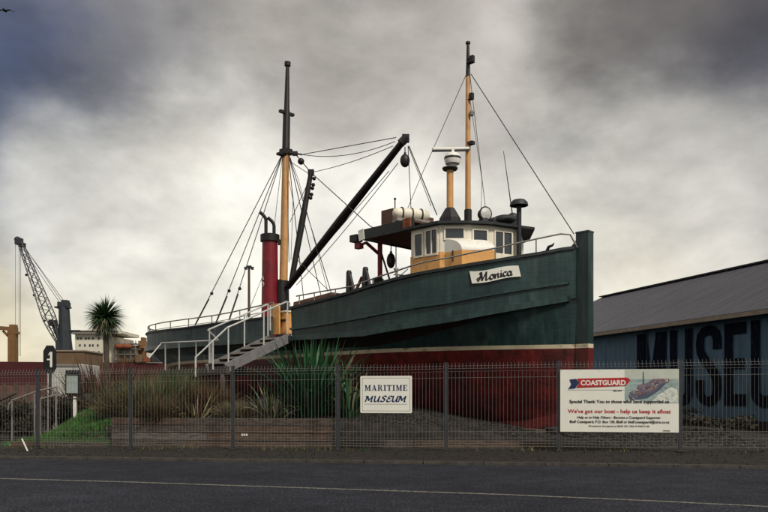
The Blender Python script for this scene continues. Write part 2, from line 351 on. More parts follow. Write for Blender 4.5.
# ------------------------------------------------------------------ ground and road
def kerb_y(x): return 15.35-.142*x          # kerb line
def fence_y(x): return 16.78-.172*x
def road_z(x, y): return 0.0
def verge_z(x): return .095+.0084*(x+8)
def terrain(x, y):
    fy = fence_y(x); d = y-fy
    base = verge_z(max(-12, min(10, x)))
    # mound carrying the boat: rises behind the retaining walls, falls towards the right
    left = sstep(-9.5, -6.5, x)
    lowr = 1-sstep(-1.4, 6.5, x)
    m = (.60+.57*sstep(1.2, 7, d))*left*lowr*sstep(.98, 1.16, d)
    m += .18*sstep(1, 6, d)*sstep(-4, 0, x)*(1-sstep(9, 13, x))
    far = 1-sstep(26, 40, d)
    bump = .04*math.sin(x*1.7+y*.9)*math.sin(y*1.3-x*.6)*sstep(1.5, 3, d)
    gr = .86*math.exp(-((x+7.75)/1.15)**2)*sstep(.72, 2.3, d)*(1-sstep(5, 9, d))
    return (base+max(m, gr)+bump)*far*1.0+(1-far)*.02 if d > 0 else lerp(base, .05, min(1, -d/1.25))
def strip(name, fx0, fx1, x0, x1, nx, zf, m, label=None):
    b = MB(); pts = []
    for i in range(nx+1):
        x = lerp(x0, x1, i/nx); pts += [(x, fx0(x), zf(x)), (x, fx1(x), zf(x))]
    b.mesh(pts, [(2*i, 2*i+2, 2*i+3, 2*i+1) for i in range(nx)])
    return tag(b.build(name, m, loc=(0, 0, 0)), kind='structure')
strip('ground', lambda x: -3000, lambda x: 3000, -3000, 3000, 2, lambda x: -.06, 'soil')
strip('road', lambda x: -6, lambda x: kerb_y(x)-.1, -60, 60, 60, lambda x: 0, 'asphalt')
kb = MB()
xs = [(-40+i*1.2) for i in range(68)]
for x in xs:
    x1 = x+1.185; z0 = verge_z(x); 
    kb.hexa([(x, kerb_y(x)-.10, -.05), (x1, kerb_y(x1)-.10, -.05), (x1, kerb_y(x1)+.05, -.05), (x, kerb_y(x)+.05, -.05),
             (x, kerb_y(x)-.08, .052), (x1, kerb_y(x1)-.08, .052), (x1, kerb_y(x1)+.05, .058), (x, kerb_y(x)+.05, .058)])
tag(kb.build('kerb', 'kerb', loc=(0, 0, 0)), kind='structure')
# verge + garden as one height sheet
b = MB(); NX, NY = 150, 110; X0, X1 = -45, 42; idx = []
ds = [0.051, .4, .9, 1.35, 1.6, 1.9]+[2.0+.06*i for i in range(17)]+[3.0+.28*i for i in range(1, 60)]+[20+1.5*i for i in range(1, 20)]
for i in range(NX+1):
    x = lerp(X0, X1, i/NX)
    for d in ds:
        y = kerb_y(x)+d; b.v.append(Vector((x, y, terrain(x, y))))
nd = len(ds)
for i in range(NX):
    for j in range(nd-1):
        x = lerp(X0, X1, i/NX)
        b.f.append([i*nd+j, (i+1)*nd+j, (i+1)*nd+j+1, i*nd+j+1]); b.m.append(0 if ds[j] < 2.0 else 1)
tag(b.build('garden_ground', ['verge', 'gravel'], loc=(0, 0, 0), smooth=True), kind='structure')
# painted edge line
lp = [(-16, 14.2), (-10, 13.2), (-6.42, 12.53), (-4.1, 12.03), (1.63, 10.53), (3.4, 9.94), (4.8, 9.38), (9, 7.6)]
b = MB()
for (a, c) in zip(lp, lp[1:]):
    b.face([(a[0], a[1]-.05, .004), (c[0], c[1]-.05, .004), (c[0], c[1]+.05, .004), (a[0], a[1]+.05, .004)])
tag(b.build('road_marking', 'line', loc=(0, 0, 0)), kind='structure')

# ------------------------------------------------------------------ the boat: ship coordinates s (aft of the stem), t (towards the near side), z
AH = R(45); BY0 = 18.5; BX0 = (581-HX)/FPX*BY0; LEN = 20.0
SA = Vector((-math.sin(AH), math.cos(AH), 0)); SN = Vector((-math.cos(AH), -math.sin(AH), 0))
def S(s, t, z): return Vector((BX0, BY0, 0))+SA*s+SN*t+Vector((0, 0, z))
SM = Matrix((SA, SN, Vector((0, 0, 1)))).transposed()     # ship axes as a rotation (s, t, z)
def sp(px, py, t):        # photo pixel at lateral offset t -> (s, z)
    q = (px-HX)/FPX
    s = (BX0-math.cos(AH)*t-q*(BY0-math.sin(AH)*t))/(q*math.cos(AH)+math.sin(AH))
    Y = BY0+math.cos(AH)*s-math.sin(AH)*t
    return s, EYE+(HY-py)/FPX*Y
def SP(px, py, t=0): s, z = sp(px, py, t); return S(s, t, z)
BM = 2.65
def half(s):
    s = max(0, min(LEN, s))
    b = BM*(1-(1-min(1, (s+.12)/5.7))**2.3)
    if s > 13: b *= math.sqrt(max(0, 1-((s-13)/(LEN-13))**3.0))*.999
    return max(.02, b)
def on_side(px, py, off=0):
    s, z = sp(px, py, 1)
    for _ in range(60):
        s2, z = sp(px, py, half(s)+off); s = .5*s+.5*s2
    return s, z
def tab(pts):
    r = [on_side(*p) for p in pts]; r.sort(); return r
TOP_F = tab([(572, 249), (540, 255), (499, 261.6), (450, 269.7), (412, 276.5), (352, 293.5), (320, 302), (292, 309)])
TOP_A = tab([(267, 318.6), (240, 321.5), (215.6, 324.5), (185, 329)]); TOP_A.append((LEN, TOP_A[-1][1]+.1))
MID_F = tab([(575, 282), (520, 290), (450, 302.5), (363, 317.5), (320, 325), (292, 329)])
STR = tab([(577, 296.5), (520, 306), (450, 319), (366, 332.5), (289, 337.5), (240, 341)]); STR.append((LEN, STR[-1][1]+.12))
SG1 = on_side(291, 330)[0]; SG2 = on_side(270, 330)[0]     # the gangway gap
print('gap', SG1, SG2, 'strake', STR, 'top', TOP_F, TOP_A)
WL0, WL1 = 2.55, 2.65
def zb(s):
    k = .60+.018*s+.30*(1-sstep(0, 2.2, s))
    if s > 13.5: k += (interp(STR, LEN)-.75-k)*((s-13.5)/(LEN-13.5))**1.25
    return k
def sect(s, v):       # breadth factor, v 0 keel .. 1 strake
    full = (1-(1-v)**2.7)**(1/2.3); vee = v**1.05; aft = v**.8
    a = sstep(.5, 7.5, s); b_ = sstep(12, LEN, s)
    return lerp(lerp(vee, full, a), aft, b_)
boat = thing('fishing_boat', S(10, 0, .55), 'large dark green and red wooden fishing boat propped up ashore behind the wire fence', 'boat')
stations = [0, .15, .35, .6, .9, 1.3, 1.8, 2.4, 3, 3.7, 4.4, 5.2, 6, 7, 8, 9, 10, 11, 12, 13, 14, 15, 16, 16.8, 17.5, 18.1, 18.6, 19.0, 19.3, 19.6, 19.8, 19.92, 20.0]
NR1, NR2 = 16, 9    # rows below and above the boot stripe
hb = MB(); rows = NR1+NR2+3
def hull_section(s):
    z0 = zb(s); z1 = interp(STR, s)-.09; z2 = z1; z1 -= .26*sstep(.8, 5, s)*(1-sstep(15, 19, s)); bt = half(s)-.04-.40*sstep(0, 4.5, s)*(1-sstep(17, 20, s))
    zs = [lerp(z0, max(z0, WL0), (i/NR1)**1.3) for i in range(NR1+1)]+[max(z0, WL1)]+[lerp(max(z0, WL1), z1, i/NR2) for i in range(1, NR2+1)]
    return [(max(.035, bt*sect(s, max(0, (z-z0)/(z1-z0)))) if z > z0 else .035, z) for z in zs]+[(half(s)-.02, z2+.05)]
secs = [hull_section(s) for s in stations]
nr = len(secs[0])
for side in (1, -1):
    base = len(hb.v)
    for s, sec in zip(stations, secs):
        for (t, z) in sec: hb.v.append(S(s, t*side, z))
    for i in range(len(stations)-1):
        for j in range(nr-1):
            q = [base+i*nr+j, base+(i+1)*nr+j, base+(i+1)*nr+j+1, base+i*nr+j+1]
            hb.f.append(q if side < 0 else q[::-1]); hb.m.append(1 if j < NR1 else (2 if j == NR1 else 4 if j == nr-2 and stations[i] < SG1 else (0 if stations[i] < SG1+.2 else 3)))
hb.build('hull', ['hull_green', 'hull_red', 'stripe', 'hull_pale', 'underside_shade'], boat, smooth=True)
# deck
b = MB()
for a, c in zip(stations, stations[1:]):
    ta = half(a)-.12; tc_ = half(c)-.12; za = interp(STR, a)-.02; zc = interp(STR, c)-.02
    if ta > 0: b.face([S(a, ta, za), S(a, -ta, za), S(c, -tc_, zc), S(c, tc_, zc)])
b.build('deck', 'brown', boat)
# keel and stem
b = MB()
for a, c in zip(stations[:-8], stations[1:-7]):
    p = []
    for zz in (-.22, .05):
        for (s_, t_) in ((a, -.11), (a, .11), (c, .11), (c, -.11)): p.append(S(s_, t_, zb(s_)+zz))
    b.hexa(p)
b.build('keel', 'hull_red', boat)
ztop = sp(581, 234, 0)[1]
b = MB()
for (za, zc, mi) in ((.66, WL0, 1), (WL0, WL1, 2), (WL1, ztop, 0)):
    b.box(S(-.10, 0, (za+zc)/2), (.34, .25, zc-za), mi=mi, M3=SM)
b.box(S(-.10, 0, ztop+.02), (.36, .27, .04), mi=0, M3=SM)
b.build('stem_post', ['stem_green', 'stem_red', 'stripe'], boat)
# bulwarks with thickness, mouldings, cap rails
def bulwark(name, s0, s1, topt, side, n=40, lo=None, m='hull_green', th=.09):
    b = MB(); R_ = []
    for i in range(n+1):
        s = lerp(s0, s1, i/n); 
        if s1 > 19.5: s = s0+(s1-s0)*(1-(1-i/n)**1.7)
        t = half(s)*side; zt = interp(topt, s); zl = interp(STR, s)-.03
        fl = .03*side
        d = -side*min(th, abs(t)*.6)
        R_.append([S(s, t-fl, zl), S(s, t, zt), S(s, t+d, zt), S(s, t+d-fl, zl)])
    pts = [p for r in R_ for p in r]
    fs = []
    for i in range(n):
        for j in range(4):
            q = (4*i+j, 4*i+4+j, 4*i+4+(j+1) % 4, 4*i+(j+1) % 4); fs.append(q if side > 0 else q[::-1])
    fs += [(0, 1, 2, 3), tuple(4*n+k for k in (3, 2, 1, 0))]
    b.mesh(pts, fs); return b.build(name, m, boat, smooth=True)
def rail_strip(s0, s1, tabz, side, wdt, h, dz=0, off=0, n=40):
    b = MB(); prev = None; pts = []
    for i in range(n+1):
        s = s0+(s1-s0)*(1-(1-i/n)**1.7) if s1 > 19.5 else lerp(s0, s1, i/n)
        t = (half(s)+off)*side; z = interp(tabz, s)+dz
        for (dt, zz) in ((-wdt/2, -h/2), (wdt/2, -h/2), (wdt/2, h/2), (-wdt/2, h/2)): pts.append(S(s, t+dt*side, z+zz))
    fs = []
    for i in range(n):
        for j in range(4):
            q = (4*i+j, 4*i+4+j, 4*i+4+(j+1) % 4, 4*i+(j+1) % 4); fs.append(q)
    fs += [(0, 1, 2, 3), tuple(4*n+k for k in (3, 2, 1, 0))]
    return b.mesh(pts, fs)
for side in (1, -1):
    fwd = bulwark('bulwark', .05, SG1, TOP_F, side)
    rail_strip(.05, SG1, TOP_F, side, .20, .075, dz=.03, off=-.03).build('cap_rail', 'rail_edge', fwd)
    rail_strip(.15, SG1, MID_F, side, .07, .06, off=.02).build('moulding', 'hull_green', fwd)
    aft = bulwark('bulwark', SG2, LEN, TOP_A, side, m='hull_pale')
    rail_strip(SG2, LEN, TOP_A, side, .18, .06, dz=.03, off=-.03).build('cap_rail', 'rail_edge', aft)
    rail_strip(.15, LEN, STR, side, .17, .15, dz=-.03, off=.01, n=60).build('rubbing_strake', 'hull_green', boat)
# bulwark end post at gap, inner ochre panels
b = MB()
s_, z_ = sp(275.5, 326, 2.45); b.box(S(s_, 2.45, 3.75), (.42, .05, .95), M3=SM)
b.build('gate_panel', 'orange', boat)
b = MB()
s_, z_ = sp(285.5, 326, 2.2); b.box(S(s_, 2.1, 3.62), (.42, .5, .66), M3=SM); b.box(S(s_, 2.1, 3.98), (.48, .56, .05), M3=SM, mi=1)
b.box(S(s_, 2.37, 3.70), (.44, .03, .07), M3=SM, mi=2)
b.build('deck_locker', ['orange', 'cream', 'black'], boat)

# shores (props) under the hull
for s in (1.2, 5, 9, 13):
    g = S(s, 0, 0); gz = terrain(g.x, g.y); zt = zb(s)-.22
    if zt-gz > .02: MB().box(S(s, 0, (gz-.1+zt)/2), (.5, 1.1, zt-gz+.1), M3=SM).build('keel_block', 'timber', boat)

# rails on the boat
def rail_on(pts, r=.018, n=6): return MB().tube(pts, r, n)
def side_rail(tops, tabz, posts, side, name, m='railgrey', tuck=-.05):
    tt = tab(tops)
    s0, s1 = tt[0][0], tt[-1][0]
    pts = []
    for i in range(36):
        s = lerp(s0, s1, i/35); pts.append(S(s, side*(half(s)+tuck), interp(tt, s)))
    b = MB().tube(pts, .022, 6)
    for px in posts:
        s = on_side(px, 280)[0]; s = max(s0, min(s1, s))
        b.tube([S(s, side*(half(s)+tuck), interp(tabz, s)), S(s, side*(half(s)+tuck), interp(tt, s))], .018, 6)
    return b, tt
RT = [(295, 296), (322, 291), (352, 286), (393, 271.5), (420, 262.5), (450, 257), (499, 247), (560, 233.5)]
for side in (1, -1):
    b, tt = side_rail(RT, TOP_F, [298, 313, 334, 353, 372, 395, 420, 444, 494, 535], side, 'guard_rail')
    s0 = tt[0][0]
    b.tube([S(s0, side*(half(s0)-.05), tt[0][1]), S(s0-.16, side*(half(s0-.16)-.05), tt[0][1]-.02), S(s0-.30, side*(half(s0-.3)-.05), interp(TOP_F, s0-.3))], .022, 6)
    b.build('guard_rail', 'railgrey', boat, smooth=True)
RA = [(272, 302.5), (250, 307.5), (231, 312), (213, 315.3), (190, 318.5), (168, 321.5)]
for side in (1, -1):
    tt = tab(RA[:5]); b = MB(); pts = []
    ext = tt+[(19.9, tt[-1][1]+.05)]
    for i in range(50):
        s = tt[0][0]+(19.9-tt[0][0])*(1-(1-i/49)**1.7); pts.append(S(s, side*(half(s)-.05), interp(ext, s)))
    b.tube(pts, .022, 6)
    mid = [p-Vector((0, 0, .22)) for p in pts]; b.tube(mid, .012, 5)
    for i in (0, 5, 10, 15, 20, 26, 31, 36, 40, 44, 47):
        p = pts[min(i, 49)]; s = tt[0][0]+(19.9-tt[0][0])*(1-(1-i/49)**1.7)
        b.tube([p, Vector((p.x, p.y, interp(TOP_A, s)))], .018, 6)
    b.build('stern_rail', 'railgrey', boat, smooth=True)

# name board on the bow
def board_on_side(p0, p1, off):
    # quad corners: photo points along the hull side -> world
    s, z = on_side(*p0, off=off); a = S(s, half(s)+off, z); s2, z2 = on_side(*p1, off=off); return a, S(s2, half(s2)+off, z2)
def hullpt(px, py, off=.06):
    s, z = on_side(px, py, off); return S(s, half(s)+off, z)
nb = MB(); nn = 10
tl, bl, tr, br = (469.5, 271.5), (472, 283.5), (518.5, 265.5), (521, 276.5)
P = []
for i in range(nn+1):
    u = i/nn
    top = (lerp(tl[0], tr[0], u), lerp(tl[1], tr[1], u)+(.8*math.sin(u*math.pi*2))); bot = (lerp(bl[0], br[0], u), lerp(bl[1], br[1], u)+(.8*math.sin(u*math.pi*2)))
    if i == 0: top = (top[0], top[1]-.3)
    P.append((top, bot))
pts = []
for (t_, b_) in P: pts += [hullpt(*t_, .055), hullpt(*b_, .055), hullpt(*b_, .02), hullpt(*t_, .02)]
fs = []
for i in range(nn):
    for j in range(4): fs.append((4*i+j, 4*i+(j+1) % 4, 4*i+4+(j+1) % 4, 4*i+4+j))
fs += [(0, 3, 2, 1), tuple(4*nn+k for k in (0, 1, 2, 3))]
nb.mesh(pts, fs); nameboard = nb.build('name_board', 'signwhite', boat)
# lettering: broad-nib strokes
def nib(mb, poly, mapf, w=.1, ang=R(35), thin=.35, steps=None):
    nx, ny = math.cos(ang), math.sin(ang)
    for (a, c) in zip(poly, poly[1:]):
        dx, dy = c[0]-a[0], c[1]-a[1]; l_ = math.hypot(dx, dy) or 1e-6
        px_, py_ = -dy/l_, dx/l_
        k = w*(thin+(1-thin)*abs(px_*nx+py_*ny)**1.3)/2
        e = .25*k
        q = [(a[0]-px_*k-dx/l_*e, a[1]-py_*k-dy/l_*e), (c[0]-px_*k+dx/l_*e, c[1]-py_*k+dy/l_*e), (c[0]+px_*k+dx/l_*e, c[1]+py_*k+dy/l_*e), (a[0]+px_*k-dx/l_*e, a[1]+py_*k-dy/l_*e)]
        mb.face([mapf(*p) for p in q])
def arc(cx, cy, rx, ry, a0, a1, n=12): return [(cx+rx*math.cos(R(lerp(a0, a1, i/n))), cy+ry*math.sin(R(lerp(a0, a1, i/n)))) for i in range(n+1)]
script = {
 'M': (1.35, [arc(.12, .22, .14, .16, 200, 80, 5)+[(.16, .4)], [(.0, .06), (.12, .02), (.22, .15), (.42, .95)], [(.42, .98), (.52, .03)], [(.52, .03), (.98, .98)], [(.98, .98), (.95, .1), (1.02, 0), (1.15, .06), (1.25, .2)], [(.2, .78), (.28, .95), (.42, .98)]]),
 'o': (.52, [arc(.25, .26, .22, .26, 0, 360, 16)]),
 'n': (.66, [[(.02, .38), (.1, .5), (.1, 0)], [(.1, .05), (.2, .38), (.34, .5), (.44, .42), (.44, .1), (.5, .0), (.62, .08)]]),
 'i': (.30, [[(.02, .38), (.1, .5), (.1, .08), (.16, 0), (.28, .08)], [(.10, .68), (.14, .76)]]),
 'c': (.48, [arc(.25, .26, .22, .26, 50, 320, 14)]),
 'a': (.62, [arc(.24, .26, .21, .26, 30, 390, 16), [(.46, .5), (.44, .1), (.52, 0), (.64, .1)]]),
}
def nb_map(x, y, H=1.0):
    # x in 0..W, y 0..1 on the board (slanted)
    u = .12+(x+.22*y)/4.6*.84; v = .16+y*.72
    top = (lerp(tl[0], tr[0], u), lerp(tl[1], tr[1], u)+.8*math.sin(u*math.pi*2)); bot = (lerp(bl[0], br[0], u), lerp(bl[1], br[1], u)+.8*math.sin(u*math.pi*2))
    return hullpt(lerp(bot[0], top[0], v), lerp(bot[1], top[1], v), .062)
b = MB(); x = 0
for ch in 'Monica':
    wd, strokes = script[ch]
    for st in strokes: nib(b, [(x+p[0], p[1]) for p in st], nb_map, w=.235)
    x += wd
b.build('lettering', 'ink', nameboard)

# wheelhouse
WT = 1.75
s_f = sp(440, 240, WT)[0]; s_a = sp(411, 240, WT)[0]
z_eave_c = sp(440, 224.5, WT)[1]; 
z_deckw = interp(STR, 3.5)-.1
z_eave_a = sp(411, 232, WT)[1]
print('wheelhouse s', s_f, s_a, 'eave', z_eave_c, z_eave_a, 'half', half(s_f), half(s_a))
z_or_f = sp(440, 252, WT)[1]; z_or = z_or_f
ZE = z_eave_c
def ray_step(P, d, px):       # from P along d until the photo column px
    q = (px-HX)/FPX; k = (q*P.y-P.x)/(d.x-q*d.y); return P+d*k
H0 = S(s_f, WT, 0); H1 = ray_step(H0, Vector((1, -.05, 0)), 468); H2 = ray_step(H1, Vector((.97, .22, 0)), 491); H3 = ray_step(H2, Vector((.87, .48, 0)), 520)
H4 = S(s_f-.35, -WT+.25, 0); H5 = S(s_f+.1, -WT, 0)
poly_h = [S(s_a, WT, 0), H0, H1, H2, H3, H4, H5, S(s_a, -WT, 0)]
def prism(mb, poly, z0, z1, mi=0):
    n = len(poly); up0, up1 = (lambda p, z: Vector((p.x, p.y, z))), None
    mb.mesh([up0(p, z0) for p in poly]+[up0(p, z1) for p in poly], [tuple(range(n))[::-1], tuple(range(n, 2*n))]+[(i, (i+1) % n, n+(i+1) % n, n+i) for i in range(n)], mi)
def offset(poly, d):
    c = sum(poly, Vector())/len(poly); res = []
    n = len(poly)
    for i in range(n):
        a, p, q = poly[i-1], poly[i], poly[(i+1) % n]; e1 = (p-a).normalized(); e2 = (q-p).normalized()
        n1 = Vector((e1.y, -e1.x, 0)); n2 = Vector((e2.y, -e2.x, 0)); m = (n1+n2).normalized(); 
        res.append(p+m*d/max(.4, m.dot(n1)))
    return res
ccw = sum(a.x*b_.y-b_.x*a.y for a, b_ in zip(poly_h, poly_h[1:]+poly_h[:1])) > 0
if not ccw: poly_h = poly_h[::-1]
wh = MB(); prism(wh, poly_h, z_or, ZE)
house = wh.build('wheelhouse', 'cream', boat, bevel=.012)
b = MB(); prism(b, offset(poly_h, .012), z_deckw, z_or+.001)
low = b.build('lower_deckhouse', 'orange', boat)
# windows: on the near side plane t=WT, and on the front plane s=s_f
def f_front(px, py):
    # intersect ray with plane s=s_f : solve t
    q = (px-HX)/FPX
    # X = BX0 - sinA s - cosA t ; Y = BY0 + cosA s - sinA t ; X = qY
    t = (BX0-math.sin(AH)*s_f-q*(BY0+math.cos(AH)*s_f))/(math.cos(AH)-q*math.sin(AH))
    Y = BY0+math.cos(AH)*s_f-math.sin(AH)*t
    return t, EYE+(HY-py)/FPX*Y
def window(face, u0, u1, z0, z1, fr=.05, mullion=False, parent=None, side=1):
    # face 'side': u = s on t=side*WT; 'front': u = t on s=s_f
    if face == 'side': P_ = lambda u, z, d: S(u, side*(WT+d), z)
    elif isinstance(face, tuple): Pa_, Pb_ = face; du_ = (Pb_-Pa_).normalized(); nn_ = Vector((du_.y, -du_.x, 0)); P_ = lambda u, z, d: Vector(((Pa_+du_*u+nn_*d).x, (Pa_+du_*u+nn_*d).y, z))
    elif face == 'aft': P_ = lambda u, z, d: S(s_a+d, u, z)
    else: P_ = lambda u, z, d: S(s_f-d, u, z)
    b = MB()
    def bar(ua, ub, za, zc, d0, d1, mb, mi=0): mb.hexa([P_(ua, za, d0), P_(ub, za, d0), P_(ub, za, d1), P_(ua, za, d1), P_(ua, zc, d0), P_(ub, zc, d0), P_(ub, zc, d1), P_(ua, zc, d1)], mi)
    bar(u0-fr, u0, z0-fr, z1+fr, -.01, .035, b); bar(u1, u1+fr, z0-fr, z1+fr, -.01, .035, b)
    bar(u0, u1, z1, z1+fr, -.01, .035, b); bar(u0, u1, z0-fr, z0, -.01, .045, b)
    if mullion: um = (u0+u1)/2; bar(um-.018, um+.018, z0, z1, -.01, .03, b)
    w_ = b.build('window', 'cream', parent or house)
    g = MB(); bar(u0, u1, z0, z1, -.005, .008, g); g.build('pane', 'glass', w_)
def swin(px0, px1, pt, pb, mull=False):
    sa, zt = sp(px0, pt, WT); sb, zt2 = sp(px1, pt, WT); zb_ = sp((px0+px1)/2, pb, WT)[1]; zt = sp((px0+px1)/2, pt, WT)[1]
    for side in (1, -1): window('side', min(sa, sb), max(sa, sb), zb_, zt, mullion=mull, side=side)
swin(415.5, 422.5, 234.5, 256); swin(426.5, 437, 230.5, 254, True)
def fwin(px0, px1, pt, pb, mull=False):
    t0, _ = f_front(px0, pt); t1, _ = f_front(px1, pt); _, zt = f_front((px0+px1)/2, pt); _, zb_ = f_front((px0+px1)/2, pb)
    window('front', min(t0, t1), max(t0, t1), zb_, zt, mullion=mull)
def facet_win(Pa, Pb, px0, px1, pt, pb, mull=False):
    d = (Pb-Pa).normalized(); qa = ray_step(Pa, d, px0); qb = ray_step(Pa, d, px1); Y = (qa.y+qb.y)/2
    window((Pa, Pb), (qa-Pa).length, (qb-Pa).length, EYE+(HY-pb)/FPX*Y, EYE+(HY-pt)/FPX*Y, fr=.04, mullion=mull)
facet_win(H0, H1, 445.5, 463.5, 228.5, 238.5); facet_win(H1, H2, 473.5, 486.5, 230.5, 251); facet_win(H2, H3, 495, 511, 232.5, 254, True)
window('aft', -.9, -.3, z_or+.1, ZE-.35); window('aft', .3, .9, z_or+.1, ZE-.35)
# door on the near side of the house
# roof: slab with overhang and a slightly domed top
i3 = poly_h.index(H3); rp = offset(poly_h, .16); e3 = (H3-H2).normalized(); rp[i3] = rp[i3]+e3*.30
b = MB(); prism(b, rp, ZE+.002, ZE+.065); n_ = len(rp); c_ = sum(rp, Vector())/n_
inner = [lerp(p, c_, .45) for p in rp]
b.mesh([Vector((p.x, p.y, ZE+.066)) for p in rp]+[Vector((p.x, p.y, ZE+.13)) for p in inner], [(i, (i+1) % n_, n_+(i+1) % n_, n_+i) for i in range(n_)]+[tuple(range(n_, 2*n_))])
b.build('roof', 'rail_edge', house)
# rounded white hood in front of the wheelhouse
uh = (H2-H0).normalized(); Bd = -SA*.62; z_h = EYE+(HY-239.5)/FPX*H0.y
Q0 = H0+uh*.10-SA*-.02; Q1 = Q0+uh*.86
pr = [(0, 0)]+[(math.sin(R(9*k)), math.cos(R(9*k))) for k in range(11)]
def hp_(Q, a, c, zl): p = Q+Bd*a; return Vector((p.x, p.y, zl+(z_h-zl)*c))
b = MB(); n_ = len(pr)
b.mesh([hp_(Q0, a, c, z_or-.02) for a, c in pr]+[hp_(Q1, a, c, z_or-.02) for a, c in pr], [(i, (i+1) % n_, n_+(i+1) % n_, n_+i) for i in range(n_)]+[tuple(range(n_))[::-1], tuple(range(n_, 2*n_))])
hood = b.build('hood', 'white', boat, smooth=True)
b = MB(); zb0 = interp(TOP_F, 2.8)-.35; zt0_ = z_or-.021
b.hexa([Vector((p.x, p.y, zb0)) for p in (Q0, Q1, Q1+Bd, Q0+Bd)]+[Vector((p.x, p.y, zt0_)) for p in (Q0, Q1, Q1+Bd, Q0+Bd)])
b.build('hood_base', 'orange', hood)
p = Q0+Bd*.55-uh*.02; b = MB(); b.box((p.x, p.y, z_or-.14), (.03, .03, .28)); b.build('handle', 'black', hood)
# cream lower front panel on the far half
b = MB(); d3 = (H3-H2).normalized(); n3_ = Vector((d3.y, -d3.x, 0)); a_ = H2+n3_*.02; c3 = H3+n3_*.02
b.hexa([Vector((p.x, p.y, zb0)) for p in (a_, c3, c3+n3_*.03, a_+n3_*.03)]+[Vector((p.x, p.y, z_or-.01)) for p in (a_, c3, c3+n3_*.03, a_+n3_*.03)])
b.build('front_panel', 'cream', house)
# roof gear
def foot_mast(name, px, base_py, top_py, r, rb, m, foot_t, parent=boat, foot=True, t=0, black_top=None):
    s, z0 = sp(px, base_py, t); z1 = sp(px, top_py, t)[1]
    b = MB().tube([S(s, t, z0), S(s, t, z1)], [r, rb], 12)
    return s, z0, z1, b
ZR = ZE+.14
# foremast: sits on the roof centreline
s_m, _ = sp(468, 215, -.25); zt = sp(468, 76, -.25)[1]; ztt = sp(468, 42, -.25)[1]; zbk = sp(468, 210, -.25)[1]
b = MB().tube([S(s_m, -.25, ZR+.2), S(s_m, -.25, zt)], [.085, .065], 12)
fm = b.build('foremast', 'buff', boat, smooth=True)
zft = sp(468, 209.5, -.25)[1]; MB().lathe(S(s_m, -.25, ZR-.1), [(.11, 0), (.108, zft-ZR+.09), (.09, zft-ZR+.1)], 12).build('mast_foot', 'black', fm)
MB().tube([S(s_m, -.25, zt-.02), S(s_m, -.25, zt+.05), S(s_m, -.25, ztt-.06), S(s_m, -.25, ztt-.05), S(s_m, -.25, ztt)], [.07, .065, .04, .07, .07], 10).build('topmast', 'black', fm)
b = MB(); zl = sp(468, 60, -.25)[1]
b.box(S(s_m-.14, -.25, zl), (.13, .10, .15), M3=SM); b.box(S(s_m-.10, -.25, zl-.10), (.19, .14, .03), M3=SM); b.build('masthead_light', 'black', fm)
b = MB(); zl = sp(468, 97, -.25)[1]; b.box(S(s_m-.13, -.25, zl), (.10, .10, .15), M3=SM); b.box(S(s_m-.1, -.25, zl-.09), (.15, .12, .02), M3=SM); b.build('mast_light', 'black', fm)
b = MB(); zl = sp(468, 114, -.25)[1]; b.lathe(S(s_m-.13, -.25, zl-.08), [(.06, 0), (.07, .1), (.03, .16)], 10); b.build('mast_lamp', 'railgrey', fm)
b = MB(); zl = sp(468, 144, -.25)[1]; b.box(S(s_m-.1, -.25, zl), (.2, .14, .09), M3=SM); b.build('mast_bracket', 'black', fm)
# radar mast
s_r, _ = sp(450, 215, .3); ztr = sp(450, 170, .3)[1]
b = MB().tube([S(s_r, .3, ZR+.2), S(s_r, .3, ztr)], .095, 12); rm = b.build('radar_mast', 'buff', boat, smooth=True)
zft = sp(450, 208, .3)[1]; MB().lathe(S(s_r, .3, ZR-.1), [(.34, 0), (.30, zft-ZR-.20), (.13, zft-ZR+.09), (.10, zft-ZR+.1)], 8).build('mast_foot', 'black', rm)
MB().lathe(S(s_r, .3, ztr), [(.20, 0), (.22, .03), (.22, .06), (.1, .07)], 14).build('radar_platform', 'black', rm)
b = MB(); b.lathe(S(s_r-.05, .25, ztr+.07), [(.10, 0), (.12, .06), (.20, .10), (.23, .2), (.23, .3), (.18, .38), (.06, .42), (.05, .52)], 16); b.build('radar_dome', 'white', rm, smooth=True)
dz = ztr+.62; pa = SP(431, 150.5, .3); pb = SP(466, 146.5, .3)
cpt = S(s_r-.05, .25, ztr+.60)
dirv = Vector((1, .25, .10)).normalized()
MB().lathe(S(s_r-.05, .25, ztr+.07), [(.232, .225), (.236, .24), (.236, .27), (.232, .285)], 16).build('dome_band', 'black', rm)
MB().beam(cpt-dirv*.60+Vector((0, 0, -.055)), cpt+dirv*.50+Vector((0, 0, -.055)), .07, .035).build('scanner_edge', 'black', rm)
MB().beam(cpt-dirv*.60, cpt+dirv*.50, .09, .075).build('radar_scanner', 'white', rm, bevel=.02)
